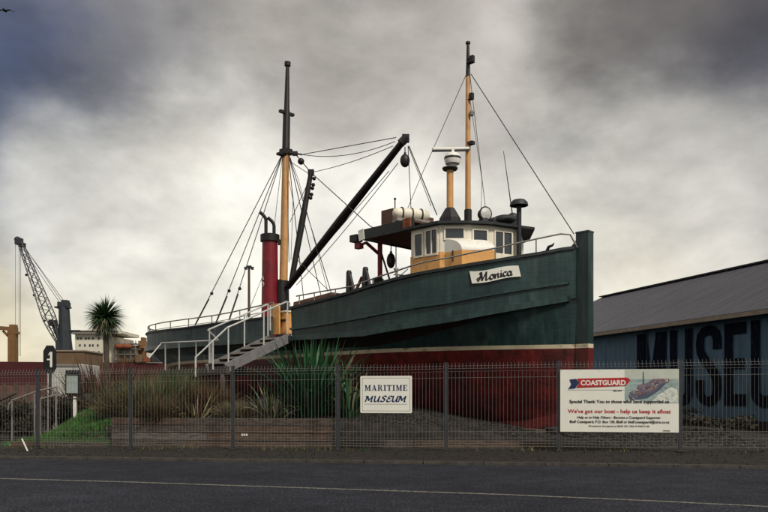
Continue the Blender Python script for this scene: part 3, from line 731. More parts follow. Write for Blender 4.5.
# searchlight, canvas-covered raft, horn
s_s, _ = sp(484, 214, 0); cc = S(s_s, 0, sp(485, 214, 0)[1])
b = MB(); dv = (S(0, 0, 0)-S(1, .0, 0)+Vector((-.2, -.5, 0))).normalized()
b.lathe(cc-dv*.16, [(.08, 0), (.15, .06), (.19, .2), (.2, .26)], 14, axis=dv); sl = b.build('searchlight', 'black', boat, smooth=True)
MB().lathe(cc+dv*.101, [(.165, 0), (.16, .012), (.05, .03)], 14, axis=dv).build('lamp_glass', 'railwhite', sl)
zr_ = cc.z-ZR+.06; MB().lathe(cc-Vector((0, 0, zr_)), [(.30, 0), (.22, zr_*.45), (.09, zr_*.85), (.05, zr_)], 10).build('bracket', 'black', sl)
b = MB(); s_c, _ = sp(505, 222, -.3); cv = S(s_c, -.3, sp(504, 220.5, -.3)[1]); b.box(cv-Vector((0, 0, .12)), (.7, .3, .2)); b.ball(cv, (.36, .26, .15)); b.ball(cv+Vector((.22, .05, .06)), (.17, .16, .16)); b.ball(cv+Vector((-.28, 0, -.02)), (.18, .16, .1)); b.build('canvas_cover', 'rail_edge', boat, smooth=True)
# cowl vent pipe in front
s_v, zv0 = sp(519, 256, .0); zv1 = sp(519, 202, 0)[1]
b = MB().tube([S(s_v, 0, zv0-.4), S(s_v, 0, zv1)], .065, 10)
vent = b.build('vent_pipe', 'rail_edge', boat, smooth=True)
b = MB(); pc = S(s_v, 0, zv1-.02)
b.lathe(pc, [(.04, .04), (.12, .03), (.18, -.04), (.21, -.09), (.245, -.08), (.23, .0), (.16, .07), (.05, .10)], 16); b.build('vent_cap', 'rail_edge', vent, smooth=True)
# whip aerial
MB().tube([SP(503.5, 151, -1.0), SP(509, 190, -1.0), SP(514, 226, -1.0)], [.008, .014, .02], 6).build('whip_aerial', 'black', boat)
# bow fairleads / anchor horns
s1, z1 = on_side(551, 252)
for k in (0, .42):
    b = MB(); c0 = S(s1-k, half(s1-k)-.06, z1+.05); b.tube([c0+SA*.16, c0+SA*.10+Vector((0, 0, .10)), c0+Vector((0, 0, .12)), c0-SA*.05+Vector((0, 0, .17))], [.04, .04, .03, .012], 8)
    b.build('fairlead', 'rail_edge', boat, smooth=True)

# canopy aft of the wheelhouse, with gallows post
TC = 1.55
sc0 = s_a; sc1 = sp(366, 232, TC)[0]; zc1t = sp(366, 229, TC)[1]; zc0t = sp(405, 220, TC)[1]; zc1b = sp(366, 239.5, TC)[1]
ztp = (zc1t+zc0t)/2; zbt = ztp-.42
print('canopy', sc0, sc1, zc1t, zc0t, zc1b)
b = MB()
b.hexa([S(sc0+.05, -TC, zc1b+.20), S(sc1, -TC, zc1b+.02), S(sc1, TC, zc1b+.02), S(sc0+.05, TC, zc1b+.20), S(sc0+.05, -TC, zc1b+.26), S(sc1, -TC, zc1b+.08), S(sc1, TC, zc1b+.08), S(sc0+.05, TC, zc1b+.26)], 1)
for side in (1, -1): b.beam(S(sc0+.05, side*(TC+.05), zc0t-.16), S(sc1+.05, side*(TC+.05), zc1t-.17), .08, .29, 0)
b.beam(S(sc1+.09, TC+.1, zc1t-.17), S(sc1+.09, -TC-.1, zc1t-.17), .08, .28, 0)
b.beam(S(sc0+.3, TC, zc1b+.12), S(sc0+.3, -TC, zc1b+.12), .1, .12, 1)
canopy = b.build('canopy', ['rail_edge', 'soffit'], boat)
b = MB(); b.beam(S(sc1-.02, TC+.1, zc1t-.16), S(sc1+.20, TC+.1, zc1t-.19), .03, .31); b.build('white_band', 'white', canopy)
b = MB(); b.box(S(sc1+.42, TC, zc1t-.22), (.3, .25, .2), M3=SM); b.build('floodlight', 'black', canopy)
b = MB(); p_ = SP(407.5, 224, TC+.1); b.box(p_, (.28, .1, .3), M3=SM); b.build('side_lamp_board', 'rust', canopy)
# brown locker box standing on the canopy and wheelhouse roof
b = MB(); tn_ = .55
sB0, zB = sp(393, 207.7, tn_); sB1 = sp(381, 211, tn_)[0]
qf = (434-HX)/FPX; tf_ = (BX0-math.sin(AH)*sB0-qf*(BY0+math.cos(AH)*sB0))/(math.cos(AH)-qf*math.sin(AH))
b.hexa([S(sB1, tn_, zc1t-.15), S(sB1, tf_, zc1t-.15), S(sB0, tf_, zc1t-.15), S(sB0, tn_, zc1t-.15), S(sB1, tn_, zB), S(sB1, tf_, zB), S(sB0, tf_, zB), S(sB0, tn_, zB)])
b.build('roof_locker', 'brown', boat, bevel=.02)
b = MB(); q = SP(395, 208, 0); b.tube([q-Vector((0, 0, .3)), q+Vector((0, 0, .28))], .02, 6); b.ball(q+Vector((0, 0, .28)), .04); b.build('aerial_stub', 'black', boat)
# red gallows post with brace
tP = .9
s_p, zp1 = sp(380, 244, tP); zp0 = interp(STR, s_p)-.05
b = MB(); b.tube([S(s_p, tP, zp0), S(s_p, tP, zc1b+.05)], .075, 10); g = b.build('gallows_post', 'red_oxide', boat, smooth=True)
pb_ = SP(379, 254, tP); pa_ = SP(366, 242.5, tP+.5); b = MB().tube([pb_, pa_], .05, 8); pc_ = SP(359, 246, tP+.6); b.tube([pa_, pc_], .04, 8); b.box(pc_, (.22, .16, .16), M3=SM); b.build('brace', 'red_oxide', g)
b = MB(); p0 = SP(378, 283, tP); b.lathe(p0-Vector((0, 0, .5)), [(.2, 0), (.17, .3), (.17, .62), (.1, .66)], 12); b.build('winch_drum', 'black', g)
MB().tube([SP(381, 252, tP), SP(391, 284, tP)], .03, 6).build('strut', 'black', g)
# hanging blocks
def block(px, py0, py1, t, wdt=.13, nm='pulley_block'):
    p0 = SP(px, py0, t); p1 = SP(px, py1, t); b = MB(); h = p0.z-p1.z
    b.tube([p0, p0-Vector((0, 0, h*.4))], .018, 6)
    c0 = Vector((p0.x, p0.y, p1.z+h*.32)); b.ball(c0, (wdt, wdt*.8, h*.34)); b.box(c0+Vector((0, 0, h*.3)), (.07, .07, h*.2))
    b.build(nm, 'black', boat, smooth=True)
block(391, 245, 268, .8, .13); block(405, 147, 167, 0, .15)
MB().tube([SP(396, 246, .6), SP(396, 280, .6)], .018, 6).build('falls', 'wire', boat)
b = MB(); b.tube([SP(395, 283, 1.5), SP(398, 268, 1.5)], .02, 6); b.tube([SP(400, 283, 1.5), SP(394, 268, 1.5)], .02, 6); b.tube([SP(394, 274.5, 1.5), SP(411, 276, 1.5)], .02, 6); b.tube([SP(394, 281, 1.5), SP(408, 269, 1.5)], .012, 6); b.build('chain_bracket', 'railgrey', boat)
# A-frames on deck
for (px, ptop, l0, l1, pb0) in ((349, 270.5, 348.5, 355, 296), (365.5, 267, 364, 371, 293)):
    b = MB(); tt_ = 1.6
    b.tube([SP(l0, pb0, tt_), SP(px, ptop+2, tt_), SP(px, ptop, tt_)], [.085, .085, .06], 10); b.tube([SP(l1, pb0, tt_), SP(px+.5, ptop+4, tt_)], .06, 8)
    b.build('a_frame', 'black', boat, smooth=True)
MB().tube([SP(362, 277, 1.6), SP(355, 293, 1.6)], .045, 8).build('cross_strut', 'rust', boat)
# hatch coaming, brown
b = MB(); sh0 = sp(336, 300, .9)[0]; sh1 = sp(298, 300, .9)[0]; zh = sp(320, 298, .9)[1]
b.hexa([S(sh0, 1.2, 3.5), S(sh1, 1.2, 3.5), S(sh1, -1.2, 3.5), S(sh0, -1.2, 3.5), S(sh0, 1.1, zh+.1), S(sh1, 1.1, zh-.05), S(sh1, -1.1, zh-.05), S(sh0, -1.1, zh+.1)])
b.build('hatch', 'brown', boat, bevel=.02)

# mainmast, funnel
s_mm, _ = sp(283.5, 290, 0); zmt = sp(283.5, 64, 0)[1]; z_b = sp(283.5, 153, 0)[1]; z_sp = sp(283.5, 113, 0)[1]; z_bb = sp(283.5, 281, 0)[1]; zd = interp(STR, s_mm)-.05
def mrake(z): return s_mm-.20*(z-z_bb)/(zmt-z_bb)*1.2
def MP(z, t=0): return S(mrake(z), t, z)
b = MB().tube([MP(z_bb-.1), MP(z_b+.05)], [.15, .125], 14); mm = b.build('mainmast', 'buff', boat, smooth=True)
b = MB().tube([MP(z_b-.05), MP(z_b+.05), MP(z_sp-.1), MP(z_sp+.1), MP(zmt-.15), MP(zmt-.14), MP(zmt)], [.16, .14, .13, .10, .065, .11, .11], 12); b.build('topmast', 'black', mm, smooth=True)
b = MB(); b.box(MP(z_sp-.05), (.12, .62, .09), M3=SM); b.build('crosstree', 'black', mm); b = MB(); b.box(MP(z_b), (.34, .34, .2), M3=SM); b.box(MP(z_b-.12, .2), (.2, .3, .08), M3=SM); b.build('mast_band', 'black', mm)
b = MB(); b.lathe(MP(zd, 0), [(.34, 0), (.30, .8), (.22, 1.1), (.26, 1.3), (.24, z_bb-zd), (.16, z_bb-zd+.05)], 12); b.box(MP(zd+.9, .25), (.5, .3, .45), M3=SM); b.box(S(s_mm-.35, .1, zd+1.2), (.35, .3, .3), M3=SM); b.build('mast_step', 'black', mm)
b = MB(); pcl = MP(sp(283.5, 243, 0)[1]); b.box(pcl+Vector((-.17, -.1, 0)), (.08, .08, .2)); b.build('cleat', 'black', mm)
s_fn, _ = sp(270, 290, .35); zf1 = sp(270, 240, .35)[1]; zf0 = interp(STR, s_fn)
cF = S(s_fn, .35, 0)
b = MB().lathe(cF, [(.325, zf0), (.31, zf0+1), (.275, zf1)], 24); fn = b.build('funnel', 'funnel', boat, smooth=True)
MB().lathe(cF, [(.345, zf1-.06), (.345, zf1+.18), (.29, zf1+.20)], 24).build('funnel_cap', 'black', fn, smooth=True)
for (dx, h, k) in ((-.14, .72, 1), (.15, .52, 1)):
    c0 = cF+Vector((dx, -.03, zf1+.1)); b = MB().tube([c0, c0+Vector((0, 0, h-.12)), c0+Vector((-.02, 0, h-.04)), c0+Vector((-.08, -.02, h+.05)), c0+Vector((-.22, -.06, h+.17))], .062, 10); b.build('exhaust_pipe', 'black', fn, smooth=True)
# white emblem squiggle on the funnel
b = MB(); ze = sp(270, 284, .35)[1]
def fun_map(x, y):
    a = R(222)+x/.31; zz = ze+y; return Vector((cF.x+.318*math.cos(a), cF.y+.318*math.sin(a), zz))
for poly in (arc(0, .10, .07, .07, 20, 260, 10), arc(-.01, -.04, .08, .08, 90, -120, 10), [(.05, .2), (.0, .26)]): nib(b, poly, fun_map, w=.05)
b.build('emblem', 'white', fn)
# derrick booms
bh2 = SP(404, 140, .0); heel = S(s_mm-.25, .0, sp(287, 287, 0)[1])
b = MB().tube([heel, lerp(heel, bh2, .5), bh2], [.115, .145, .10], 12); bo = b.build('derrick_boom', 'black', boat, smooth=True)
b = MB(); b.tube([bh2-Vector((.1, 0, .1)), bh2+Vector((.08, 0, .08))], [.13, .13], 10); b.box(bh2+Vector((.05, 0, .05)), (.22, .16, .22)); b.build('boom_head', 'black', bo)
bh1 = SP(311, 172.5, -.9); heel1 = S(s_mm-.15, -.25, sp(284, 280, 0)[1])
b = MB().tube([heel1, lerp(heel1, bh1, .5), bh1], [.10, .12, .085], 12); bo1 = b.build('derrick_boom', 'black', boat, smooth=True)
b = MB(); b.box(bh1, (.22, .16, .2)); b.build('boom_head', 'black', bo1)
for k in range(5):
    b = MB(); b.ball(lerp(bh1, heel1, .06+.045*k)+Vector((.16, -.05, -.05*(k % 2))), .07); b.build('tackle_block', 'black', bo1)
# rigging
def wire(pts, r=.013, sag=0, name='stay'):
    if len(pts) == 2 and sag:
        a, c = Vector(pts[0]), Vector(pts[1]); pts = [lerp(a, c, i/12)-Vector((0, 0, sag*4*(i/12)*(1-i/12))) for i in range(13)]
    return MB().tube(pts, r, 5).build(name, 'wire', boat)
hp = MP(z_b)
def side_deck(px, py, side=1):
    s, z = on_side(px, py); return S(s, side*(half(s)-.08), z)
for (px, py) in ((192, 327), (213, 325), (226, 323)):
    for side in (1, -1):
        p = side_deck(px, py, side); wire([hp+SN*.1*side, p], .016, name='shroud')
        a = lerp(p, hp, .12); MB().tube([lerp(p, hp, .015), lerp(p, hp, .16)], [.028, .03], 6).ball(lerp(p, hp, .19), .06).ball(lerp(p, hp, .0), .05).build('deadeye', 'black', boat)
hub = hp+Vector((.32, 0, -.05))
b = MB(); b.box(hub, (.2, .12, .14)); b.ball(hub+Vector((.22, 0, -.28)), .12); b.build('mast_block', 'black', mm)
hub2 = SP(302, 154.5, 0)
wire([hp, hub2], .03)
wire([hub2, SP(396, 137.5, 0)], .014); wire([hub2, SP(395, 141.5, 0)], .012, sag=.22)
wire([bh1, SP(393, 146, 0)], .012, sag=.08)
wire([bh1, SP(370, 226, .6), SP(376, 229, .6)], .016)
wire([hub, bh1], .018); wire([hp+Vector((.1, 0, -.3)), bh1+Vector((0, 0, -.1))], .012)
wire([SP(296.5, 285, 0), SP(398, 163, 0)], .012, sag=.1); wire([SP(293, 282, 0), SP(389, 171, 0)], .012)
wire([SP(290, 157, 0), SP(298.5, 180, 0), SP(328, 292, .4)], .010); wire([SP(287, 157, .2), SP(289, 262, .2)], .012); wire([SP(284, 157, -.3), SP(293, 200, -.3), SP(291, 260, -.3)], .010)
wire([SP(293.5, 256, 0), SP(328, 290, .6)], .012)
wire([SP(283, 152, .1), SP(273, 237, .3)], .010)
wire([SP(311, 176, -.6), SP(290, 222, -.3)], .012); wire([SP(312, 178, -.5), SP(291, 276, 0)], .010)
wire([SP(277, 240, .2), SP(246, 318, 1.5)], .010)
wire([SP(408, 146, 0), SP(411, 209, 0)], .012, name='runner'); wire([SP(409, 146, 0), SP(437, 215, 0)], .016, name='runner'); wire([SP(408, 146, 0), SP(431, 206, 0)], .010, name='runner')
wire([SP(466, 75, -.25), SP(422, 174, 0), SP(407, 210, .4)], .009); wire([SP(471, 74, -.25), SP(574, 234, 0)], .013, name='forestay')
wire([SP(470, 76, -.25), SP(486, 213, -.9)], .009); wire([SP(470, 100, -.25), SP(482, 180, -.5), SP(481, 212, -.5)], .007)
# life raft canister on the roof: a thing of its own
b = MB(); c0 = SP(411, 214.5, .75); ax = Vector((.93, .36, .0)).normalized()
b.lathe(c0-ax*.56, [(.05, 0), (.12, .04), (.16, .13), (.172, .54), (.185, .55), (.185, .60), (.172, .61), (.16, 1.0), (.12, 1.09), (.05, 1.13)], 18, axis=ax)
raft = thing('life_raft', c0-Vector((0, 0, .25)), 'white life raft canister lying on the canopy roof behind the wheelhouse', 'life raft')
b.build('canister', 'cream', raft, smooth=True)
b = MB()
for k in (-.3, .0, .3):
    b.lathe(c0+ax*(k-.02), [(.192, 0), (.192, .035)], 18, axis=ax)
b.build('strap', 'black', raft)
b = MB(); b.box(c0-Vector((0, 0, .21)), (1.0, .4, .08), rz=.35); b.build('cradle', 'railgrey', raft)

# ------------------------------------------------------------------ gangway stairs with rails and landing
s0_, s1_ = SG1+.05, SG2-.02
tg = half(SG1); zdk = interp(STR, SG1)+.04
RUN, zl = 2.15, 2.22
stairs = thing('boarding_stairs', S((s0_+s1_)/2, tg+RUN, 1.2), 'grey boarding stairs with pale tube handrails climbing to the side of the boat', 'stairs')
def ST(s, k, dz=0): return S(s, tg+.05+RUN*k, lerp(zdk, zl, k)+dz)
for s in (s0_, s1_):
    b = MB(); b.beam(ST(s, -.02, -.06), ST(s, 1.02, -.06), .06, .27); b.build('stringer', 'stair', stairs)
for i in range(6):
    k = (i+.6)/6; c = ST((s0_+s1_)/2, k, .02); b = MB(); b.box(c, (s1_-s0_-.07, .30, .045), M3=SM); b.box(c-Vector((0, 0, .10))+SN*-.14, (s1_-s0_-.07, .02, .17), M3=SM, mi=1); b.build('step', ['tread', 'stair'], stairs)
HR = 1.05
for s, ka in ((s0_, -.02), (s1_, -.02)):
    b = MB(); b.tube([ST(s, ka, HR*.2) if s == s1_ else ST(s, ka, HR*.75), ST(s, ka, HR-.08), ST(s, ka+.05, HR), ST(s, 1.0, HR)], .025, 8)
    for k in (.02, .42, .98): b.tube([ST(s, k, 0), ST(s, k, HR)], .022, 8)
    b.build('handrail', 'railwhite', stairs, smooth=True)
# landing deck running left from the stair foot
e0 = ST(s0_, 1.0); e1 = ST(s1_, 1.0)
La = at(228, 371, e0.y+.1); Lb = at(160, 371, 25.3)
land = MB(); zt_ = zl-.02
wv = Vector((.25, 1.25, 0))
P4 = [Vector((La.x, La.y-.35, 0)), Vector((Lb.x, Lb.y-.2, 0)), Vector((Lb.x, Lb.y-.2, 0))+wv, Vector((La.x, La.y-.35, 0))+wv*1.25]
land.hexa([p+Vector((0, 0, zt_-.22)) for p in P4]+[p+Vector((0, 0, zt_)) for p in P4])
land.build('landing', 'timber', stairs)
for (p) in (lerp(P4[0], P4[1], .03), lerp(P4[0], P4[1], .5), lerp(P4[0], P4[1], .97), P4[2]):
    gz = terrain(p.x, p.y); MB().box((p.x, p.y, (gz-.1+zt_-.2)/2), (.12, .12, zt_-.2-gz+.1)).build('landing_post', 'timber', stairs)
b = MB(); q = [at(219, 340.4, P4[0].y+.5), at(162, 343, P4[1].y)]
b.tube([ST(s1_, 1.0, HR), q[0], q[1], at(149, 358, P4[1].y-.3)], .024, 8)
for u in (.12, .36, .66, .93): p = lerp(q[0], q[1], u); b.tube([p, Vector((p.x, p.y, zt_))], .022, 8)
b.build('landing_rail', 'railwhite', stairs, smooth=True)
b = MB(); q0 = ST(s0_, 1.0, HR); q1 = at(195.5, 357.5, P4[0].y-.1); b.tube([q0, q1, Vector((q1.x, q1.y, zt_-.3))], .024, 8); p = lerp(q0, q1, .45); b.tube([p, Vector((p.x, p.y, zt_-.1))], .022, 8); b.build('ramp_rail', 'railwhite', stairs, smooth=True)

# ------------------------------------------------------------------ museum building
WD = Vector((-.30, .954, 0)).normalized(); WP = Vector((WD.y, -WD.x, 0))       # along wall, and away to the right
W0 = Vector((11.5, 22.4, 0)); KA, KB, HWID = -9.0, 17.5, 6.0; ZEV, ZRG = 4.0, 6.64
def WPt(k, p, z): v = W0+WD*k+WP*p; return Vector((v.x, v.y, z))
mus = thing('museum_building', WPt(4, 6, 0), 'long blue museum building with grey pitched iron roof and huge dark painted letters', 'building')
M['wallblue'] = corrugated('blue_wall', (.066, .140, .215), (.042, .095, .150), 3.2, tuple(WD), .35, .65)
M['wallend'] = corrugated('blue_gable', (.066, .140, .215), (.042, .095, .150), 3.2, tuple(WP), .35, .65)
M['roof'] = corrugated('iron_roof', (.046, .045, .062), (.024, .024, .034), 2.4, tuple(WD), .9, .5)
b = MB(); b.face([WPt(KA, 0, -.1), WPt(KB, 0, -.1), WPt(KB, 0, ZEV), WPt(KA, 0, ZEV)][::-1]); b.face([WPt(KA, 2*HWID, -.1), WPt(KB, 2*HWID, -.1), WPt(KB, 2*HWID, ZEV), WPt(KA, 2*HWID, ZEV)])
b.build('wall', 'wallblue', mus)
for k, fl in ((KA, 0), (KB, 1)):
    pts = [WPt(k, 0, -.1), WPt(k, 2*HWID, -.1), WPt(k, 2*HWID, ZEV), WPt(k, HWID, ZRG), WPt(k, 0, ZEV)]
    MB().face(pts if fl else pts[::-1]).build('gable_wall', 'wallend', mus)
b = MB(); sl = (ZRG-ZEV)/HWID; o_ = .35
for sg in (0, 1):
    pe = -o_ if sg == 0 else 2*HWID+o_
    b.hexa([WPt(KA-.3, pe, ZEV-o_*sl+.02), WPt(KB+.15, pe, ZEV-o_*sl+.02), WPt(KB+.15, HWID, ZRG+.02), WPt(KA-.3, HWID, ZRG+.02), WPt(KA-.3, pe, ZEV-o_*sl+.10), WPt(KB+.15, pe, ZEV-o_*sl+.10), WPt(KB+.15, HWID, ZRG+.10), WPt(KA-.3, HWID, ZRG+.10)])
roof_o = b.build('roof', 'roof', mus)
b = MB().beam(WPt(KA-.3, HWID, ZRG+.13), WPt(KB+.15, HWID, ZRG+.13), .4, .05); b.build('ridge_cap', 'roof', roof_o)
zz = ZEV-o_*sl
b = MB().beam(WPt(KA-.3, -o_-.05, zz), WPt(KB+.15, -o_-.05, zz), .12, .13); b.build('gutter', 'gutter', roof_o)
# a low plinth and down pipe
MB().beam(WPt(KA, -.03, .35), WPt(KB, -.03, .35), .05, .5).build('plinth', 'soil', mus)
for k in (10.5,): MB().tube([WPt(k, -.1, zz-.1), WPt(k, -.1, .2)], .045, 8).build('downpipe', 'wallblue', mus)
for k in (-6.5, -.4, 5.7, 11.8): MB().beam(WPt(k, -.022, .1), WPt(k, -.022, ZEV-.1), .018, .03).build('sheet_lap', 'wallblue', mus)
# painted letters, 2.65 m high: condensed bold capitals
def poly_letters():
    T = .30
    def V(x, w=T): return [(x, 0), (x+w, 0), (x+w, 1), (x, 1)]
    g = {}
    g['M'] = (1.28, [[(0, 0), (.30, 0), (.30, 1), (0, 1)], [(.98, 0), (1.28, 0), (1.28, 1), (.98, 1)], [(.30, 1), (.30, .62), (.54, 0), (.64, 0), (.64, .42), (.46, 1)][:0] or [(.30, .55), (.52, .0), (.64, .0), (.64, .45), (.44, 1), (.30, 1)], [(.98, .55), (.98, 1), (.84, 1), (.64, .45), (.64, .0), (.76, .0)]])
    g['E'] = (.86, [V(0, .34), [(.34, 0), (.86, 0), (.86, .14), (.34, .14)], [(.34, .44), (.78, .44), (.78, .57), (.34, .57)], [(.34, .86), (.86, .86), (.86, 1), (.34, 1)]])
    return g
G = poly_letters(); Z0, Z1 = 1.06, 3.68
def wall_map(x, y): return WPt(x, -.012-.02, Z0+(Z1-Z0)*y)
def band(mb, outer, inner, mf):
    for i in range(len(outer)-1): mb.face([mf(*outer[i]), mf(*outer[i+1]), mf(*inner[i+1]), mf(*inner[i])])
def glyph(mb, ch, x0, mf):
    F = lambda x, y: mf(x0-x, y)          # letters advance towards the viewer (decreasing k)
    if ch in G:
        wd, ps = G[ch]
        for p in ps: mb.face([F(*q) for q in p])
        return wd
    if ch == 'U':
        wd = 1.0; hw = .5
        out_ = [(0, 1)]+[(hw-hw*math.cos(a), .16-.18*math.sin(a)) for a in [R(180*i/16) for i in range(17)]]+[(wd, 1)]
        ih = .18; inn = [(.32, 1)]+[(hw-ih*math.cos(a), .18-.06*math.sin(a)) for a in [R(180*i/16) for i in range(17)]]+[(wd-.32, 1)]
        band(mb, out_, inn, F); return wd
    if ch == 'S':
        wd = 1.0; c = [(.84, .70), (.84, .82), (.78, .90), (.66, .935), (.50, .945), (.32, .93), (.20, .88), (.165, .78), (.19, .68), (.30, .60), (.50, .51), (.70, .42), (.81, .34), (.835, .22), (.80, .12), (.68, .065), (.50, .05), (.32, .065), (.20, .12), (.16, .20), (.16, .32)]
        o1, i1 = [], []
        for i, p in enumerate(c):
            a = c[max(0, i-1)]; d = c[min(len(c)-1, i+1)]; dx = (d[0]-a[0])*1.0; dy = (d[1]-a[1])*2.65; l_ = math.hypot(dx, dy)
            nx_, ny_ = -dy/l_, dx/l_; hw = .165
            o1.append((p[0]+nx_*hw, p[1]+ny_*hw/2.65)); i1.append((p[0]-nx_*hw, p[1]-ny_*hw/2.65))
        band(mb, o1, i1, F); return wd
def kk(px):      # photo column -> position along the wall
    q = (px-HX)/FPX; return (W0.x-q*W0.y)/(q*WD.y-WD.x)
cols = [('M', 637, 669), ('U', 674, 699), ('S', 698, 729), ('E', 722, 751), ('U', 752, 783), ('M', 790, 835)]
cols = [('M', 637.5, 667), ('U', 670.5, 693), ('S', 696.5, 722), ('E', 725, 747), ('U', 751.5, 781), ('M', 787, 832)]
for ch, a, c_ in cols:
    ka, kc = kk(a), kk(c_); wd = {'M': 1.28, 'E': .86, 'U': 1.0, 'S': 1.0}[ch]; k_ = (ka-kc)/wd
    letters = MB(); glyph(letters, ch, 0, lambda x, y, ka=ka, k_=k_: wall_map(ka+x*k_, y))
    letters.build('letter', 'letter', mus)

# ------------------------------------------------------------------ fence
FD = Vector((1, -.172, 0)).normalized(); FN = Vector((-FD.y, FD.x, 0))*-1   # FN towards the camera
FN = Vector((FD.y, -FD.x, 0))
SPC = 2.44
def fx(px):      # photo column -> world point on the fence line
    q = (px-HX)/FPX; x = 16.78*q/(1+.172*q); return Vector((x, fence_y(x), 0))
p_ref = fx(338)
fence = thing('wire_fence', (0, fence_y(0), verge_z(0)), 'long grey welded wire fence with steel posts along the verge', 'fence')
FH = 1.9
k0, k1 = -6, 6
pxs = {-2: 131, -1: 233, 0: 338, 1: 446, 2: 559, 3: 680}
def post_pt(k):
    if k in pxs: return fx(pxs[k])
    if k < -2: return fx(131)+FD*SPC*(k+2)
    return fx(680)+FD*SPC*(k-3)
def vz(x): return verge_z(max(-12, min(10, x)))
for k in range(k0, k1+1):
    p = post_pt(k); z = vz(p.x)
    b = MB(); b.box((p.x, p.y, z+FH/2), (.065, .065, FH+.06), rz=math.atan2(FD.y, FD.x)); b.box((p.x, p.y, z+FH+.035), (.075, .075, .012), rz=math.atan2(FD.y, FD.x))
    b.box((p.x, p.y, z+.012), (.16, .16, .02), rz=math.atan2(FD.y, FD.x))
    b.build('post', 'post', fence)
for k in range(k0, k1):
    a = post_pt(k)+FD*.05; c = post_pt(k+1)-FD*.05; n = int((c-a).length/.078); b = MB()
    wave = random.uniform(-.012, .012)
    def wp(u, h, off=0):
        p = lerp(a, c, u); return Vector((p.x, p.y, vz(p.x)+h+wave*math.sin(u*3.1)))+FN*off
    w_ = .0052
    off0 = .03
    for i in range(n+1):
        u = i/n; L_ = []
        for (h, o) in ((.08, off0), (FH-.16, off0), (FH-.10, off0+.04), (FH-.04, off0), (FH+.03, off0-.025)):
            L_.append(wp(u, h, o))
        b.tube(L_, w_/2*1.2, 4, cap=False)
    for h, o in ((.10, off0), (.16, off0), (.22, off0), (.28, off0), (.42, off0), (FH-.30, off0), (FH-.16, off0), (FH-.10, off0+.04), (FH-.04, off0)):
        b.tube([wp(i/8, h, o+.003) for i in range(9)], w_/2*(1.7 if h == .10 else 1.2), 4)
    b.build('mesh_panel', 'fence', fence)

# ------------------------------------------------------------------ text helper
def text_mesh(body, size, bold=0.0, shear=0, align='CENTER', xs=1.0, space=1.0):
    cu = bpy.data.curves.new('t', 'FONT'); cu.body = body; cu.size = size; cu.offset = bold; cu.shear = shear; cu.align_x = align; cu.align_y = 'CENTER'; cu.space_character = space
    cu.resolution_u = 3
    o = bpy.data.objects.new('t', cu); C.objects.link(o)
    dg = bpy.context.evaluated_depsgraph_get(); me = bpy.data.meshes.new_from_object(o.evaluated_get(dg))
    vs = [Vector((v.co.x*xs, v.co.y, 0)) for v in me.vertices]; fs = [list(p.vertices) for p in me.polygons]
    bpy.data.objects.remove(o); bpy.data.curves.remove(cu); bpy.data.meshes.remove(me)
    return vs, fs
def text_fit(body, width, height, **k):
    vs, fs = text_mesh(body, 1.0, **k); x0 = min(v.x for v in vs); x1 = max(v.x for v in vs); y0 = min(v.y for v in vs); y1 = max(v.y for v in vs)
    sx = width/(x1-x0); sy = height/(y1-y0)
    return [Vector(((v.x-x0)*sx, (v.y-y0)*sy, 0)) for v in vs], fs
class Panel:          # flat panel facing the street, with u right, v up
    def __init__(s, pa, pb, z0, z1, off): s.a = pa; s.b = pb; s.z0 = z0; s.z1 = z1; s.off = off; s.w = (pb-pa).length; s.h = z1-z0; s.d = (pb-pa).normalized(); s.n = Vector((s.d.y, -s.d.x, 0))
    def pt(s, u, v, d=0): p = s.a+s.d*u; return Vector((p.x, p.y, s.z0+v))+s.n*(s.off+d)
    def board(s, name, m, parent, th=.006, r=.03):
        b = MB(); pts = []
        for cx, cy, a0 in ((s.w-r, r, -90), (s.w-r, s.h-r, 0), (r, s.h-r, 90), (r, r, 180)):
            for i in range(5): a = R(a0+22.5*i); pts.append((cx+r*math.cos(a), cy+r*math.sin(a)))
        n = len(pts); b.mesh([s.pt(u, v, 0) for u, v in pts]+[s.pt(u, v, -th) for u, v in pts], [tuple(range(n)), tuple(range(n, 2*n))[::-1]]+[(i, n+i, n+(i+1) % n, (i+1) % n) for i in range(n)])
        return b.build(name, m, parent)
    def rect(s, mb, u0, v0, u1, v1, d=.002, mi=0): mb.face([s.pt(u0, v0, d), s.pt(u1, v0, d), s.pt(u1, v1, d), s.pt(u0, v1, d)], mi)
    def text(s, mb, body, u0, u1, v0, v1, d=.003, mi=0, **k):
        vs, fs = text_fit(body, u1-u0, v1-v0, **k); mb.mesh([s.pt(u0+v.x, v0+v.y, d) for v in vs], fs, mi)

# maritime museum sign
Ys = fx(387).y
pa, pb = fx(361), fx(412.5)
zA = EYE+(HY-413)/FPX*Ys; zB_ = EYE+(HY-376)/FPX*Ys
P1 = Panel(pa, pb, zA, zB_, .075)
sg = thing('museum_sign', (pa+pb)/2+Vector((0, 0, zA)), 'small white rectangular sign reading MARITIME MUSEUM wired to the fence', 'sign')
P1.board('sign_board', 'signwhite', sg)
b = MB(); m_ = .045; lw = .006
W_, H_ = P1.w, P1.h
for (a_, b_, c_, d_) in ((m_, m_, W_-m_, m_+lw), (m_, H_-m_-lw, W_-m_, H_-m_), (m_, m_, m_+lw, H_-m_), (W_-m_-lw, m_, W_-m_, H_-m_)): P1.rect(b, a_, b_, c_, d_)
P1.rect(b, W_*.08, H_*.235, W_*.91, H_*.235+lw)
b.build('border_line', 'ink', sg)
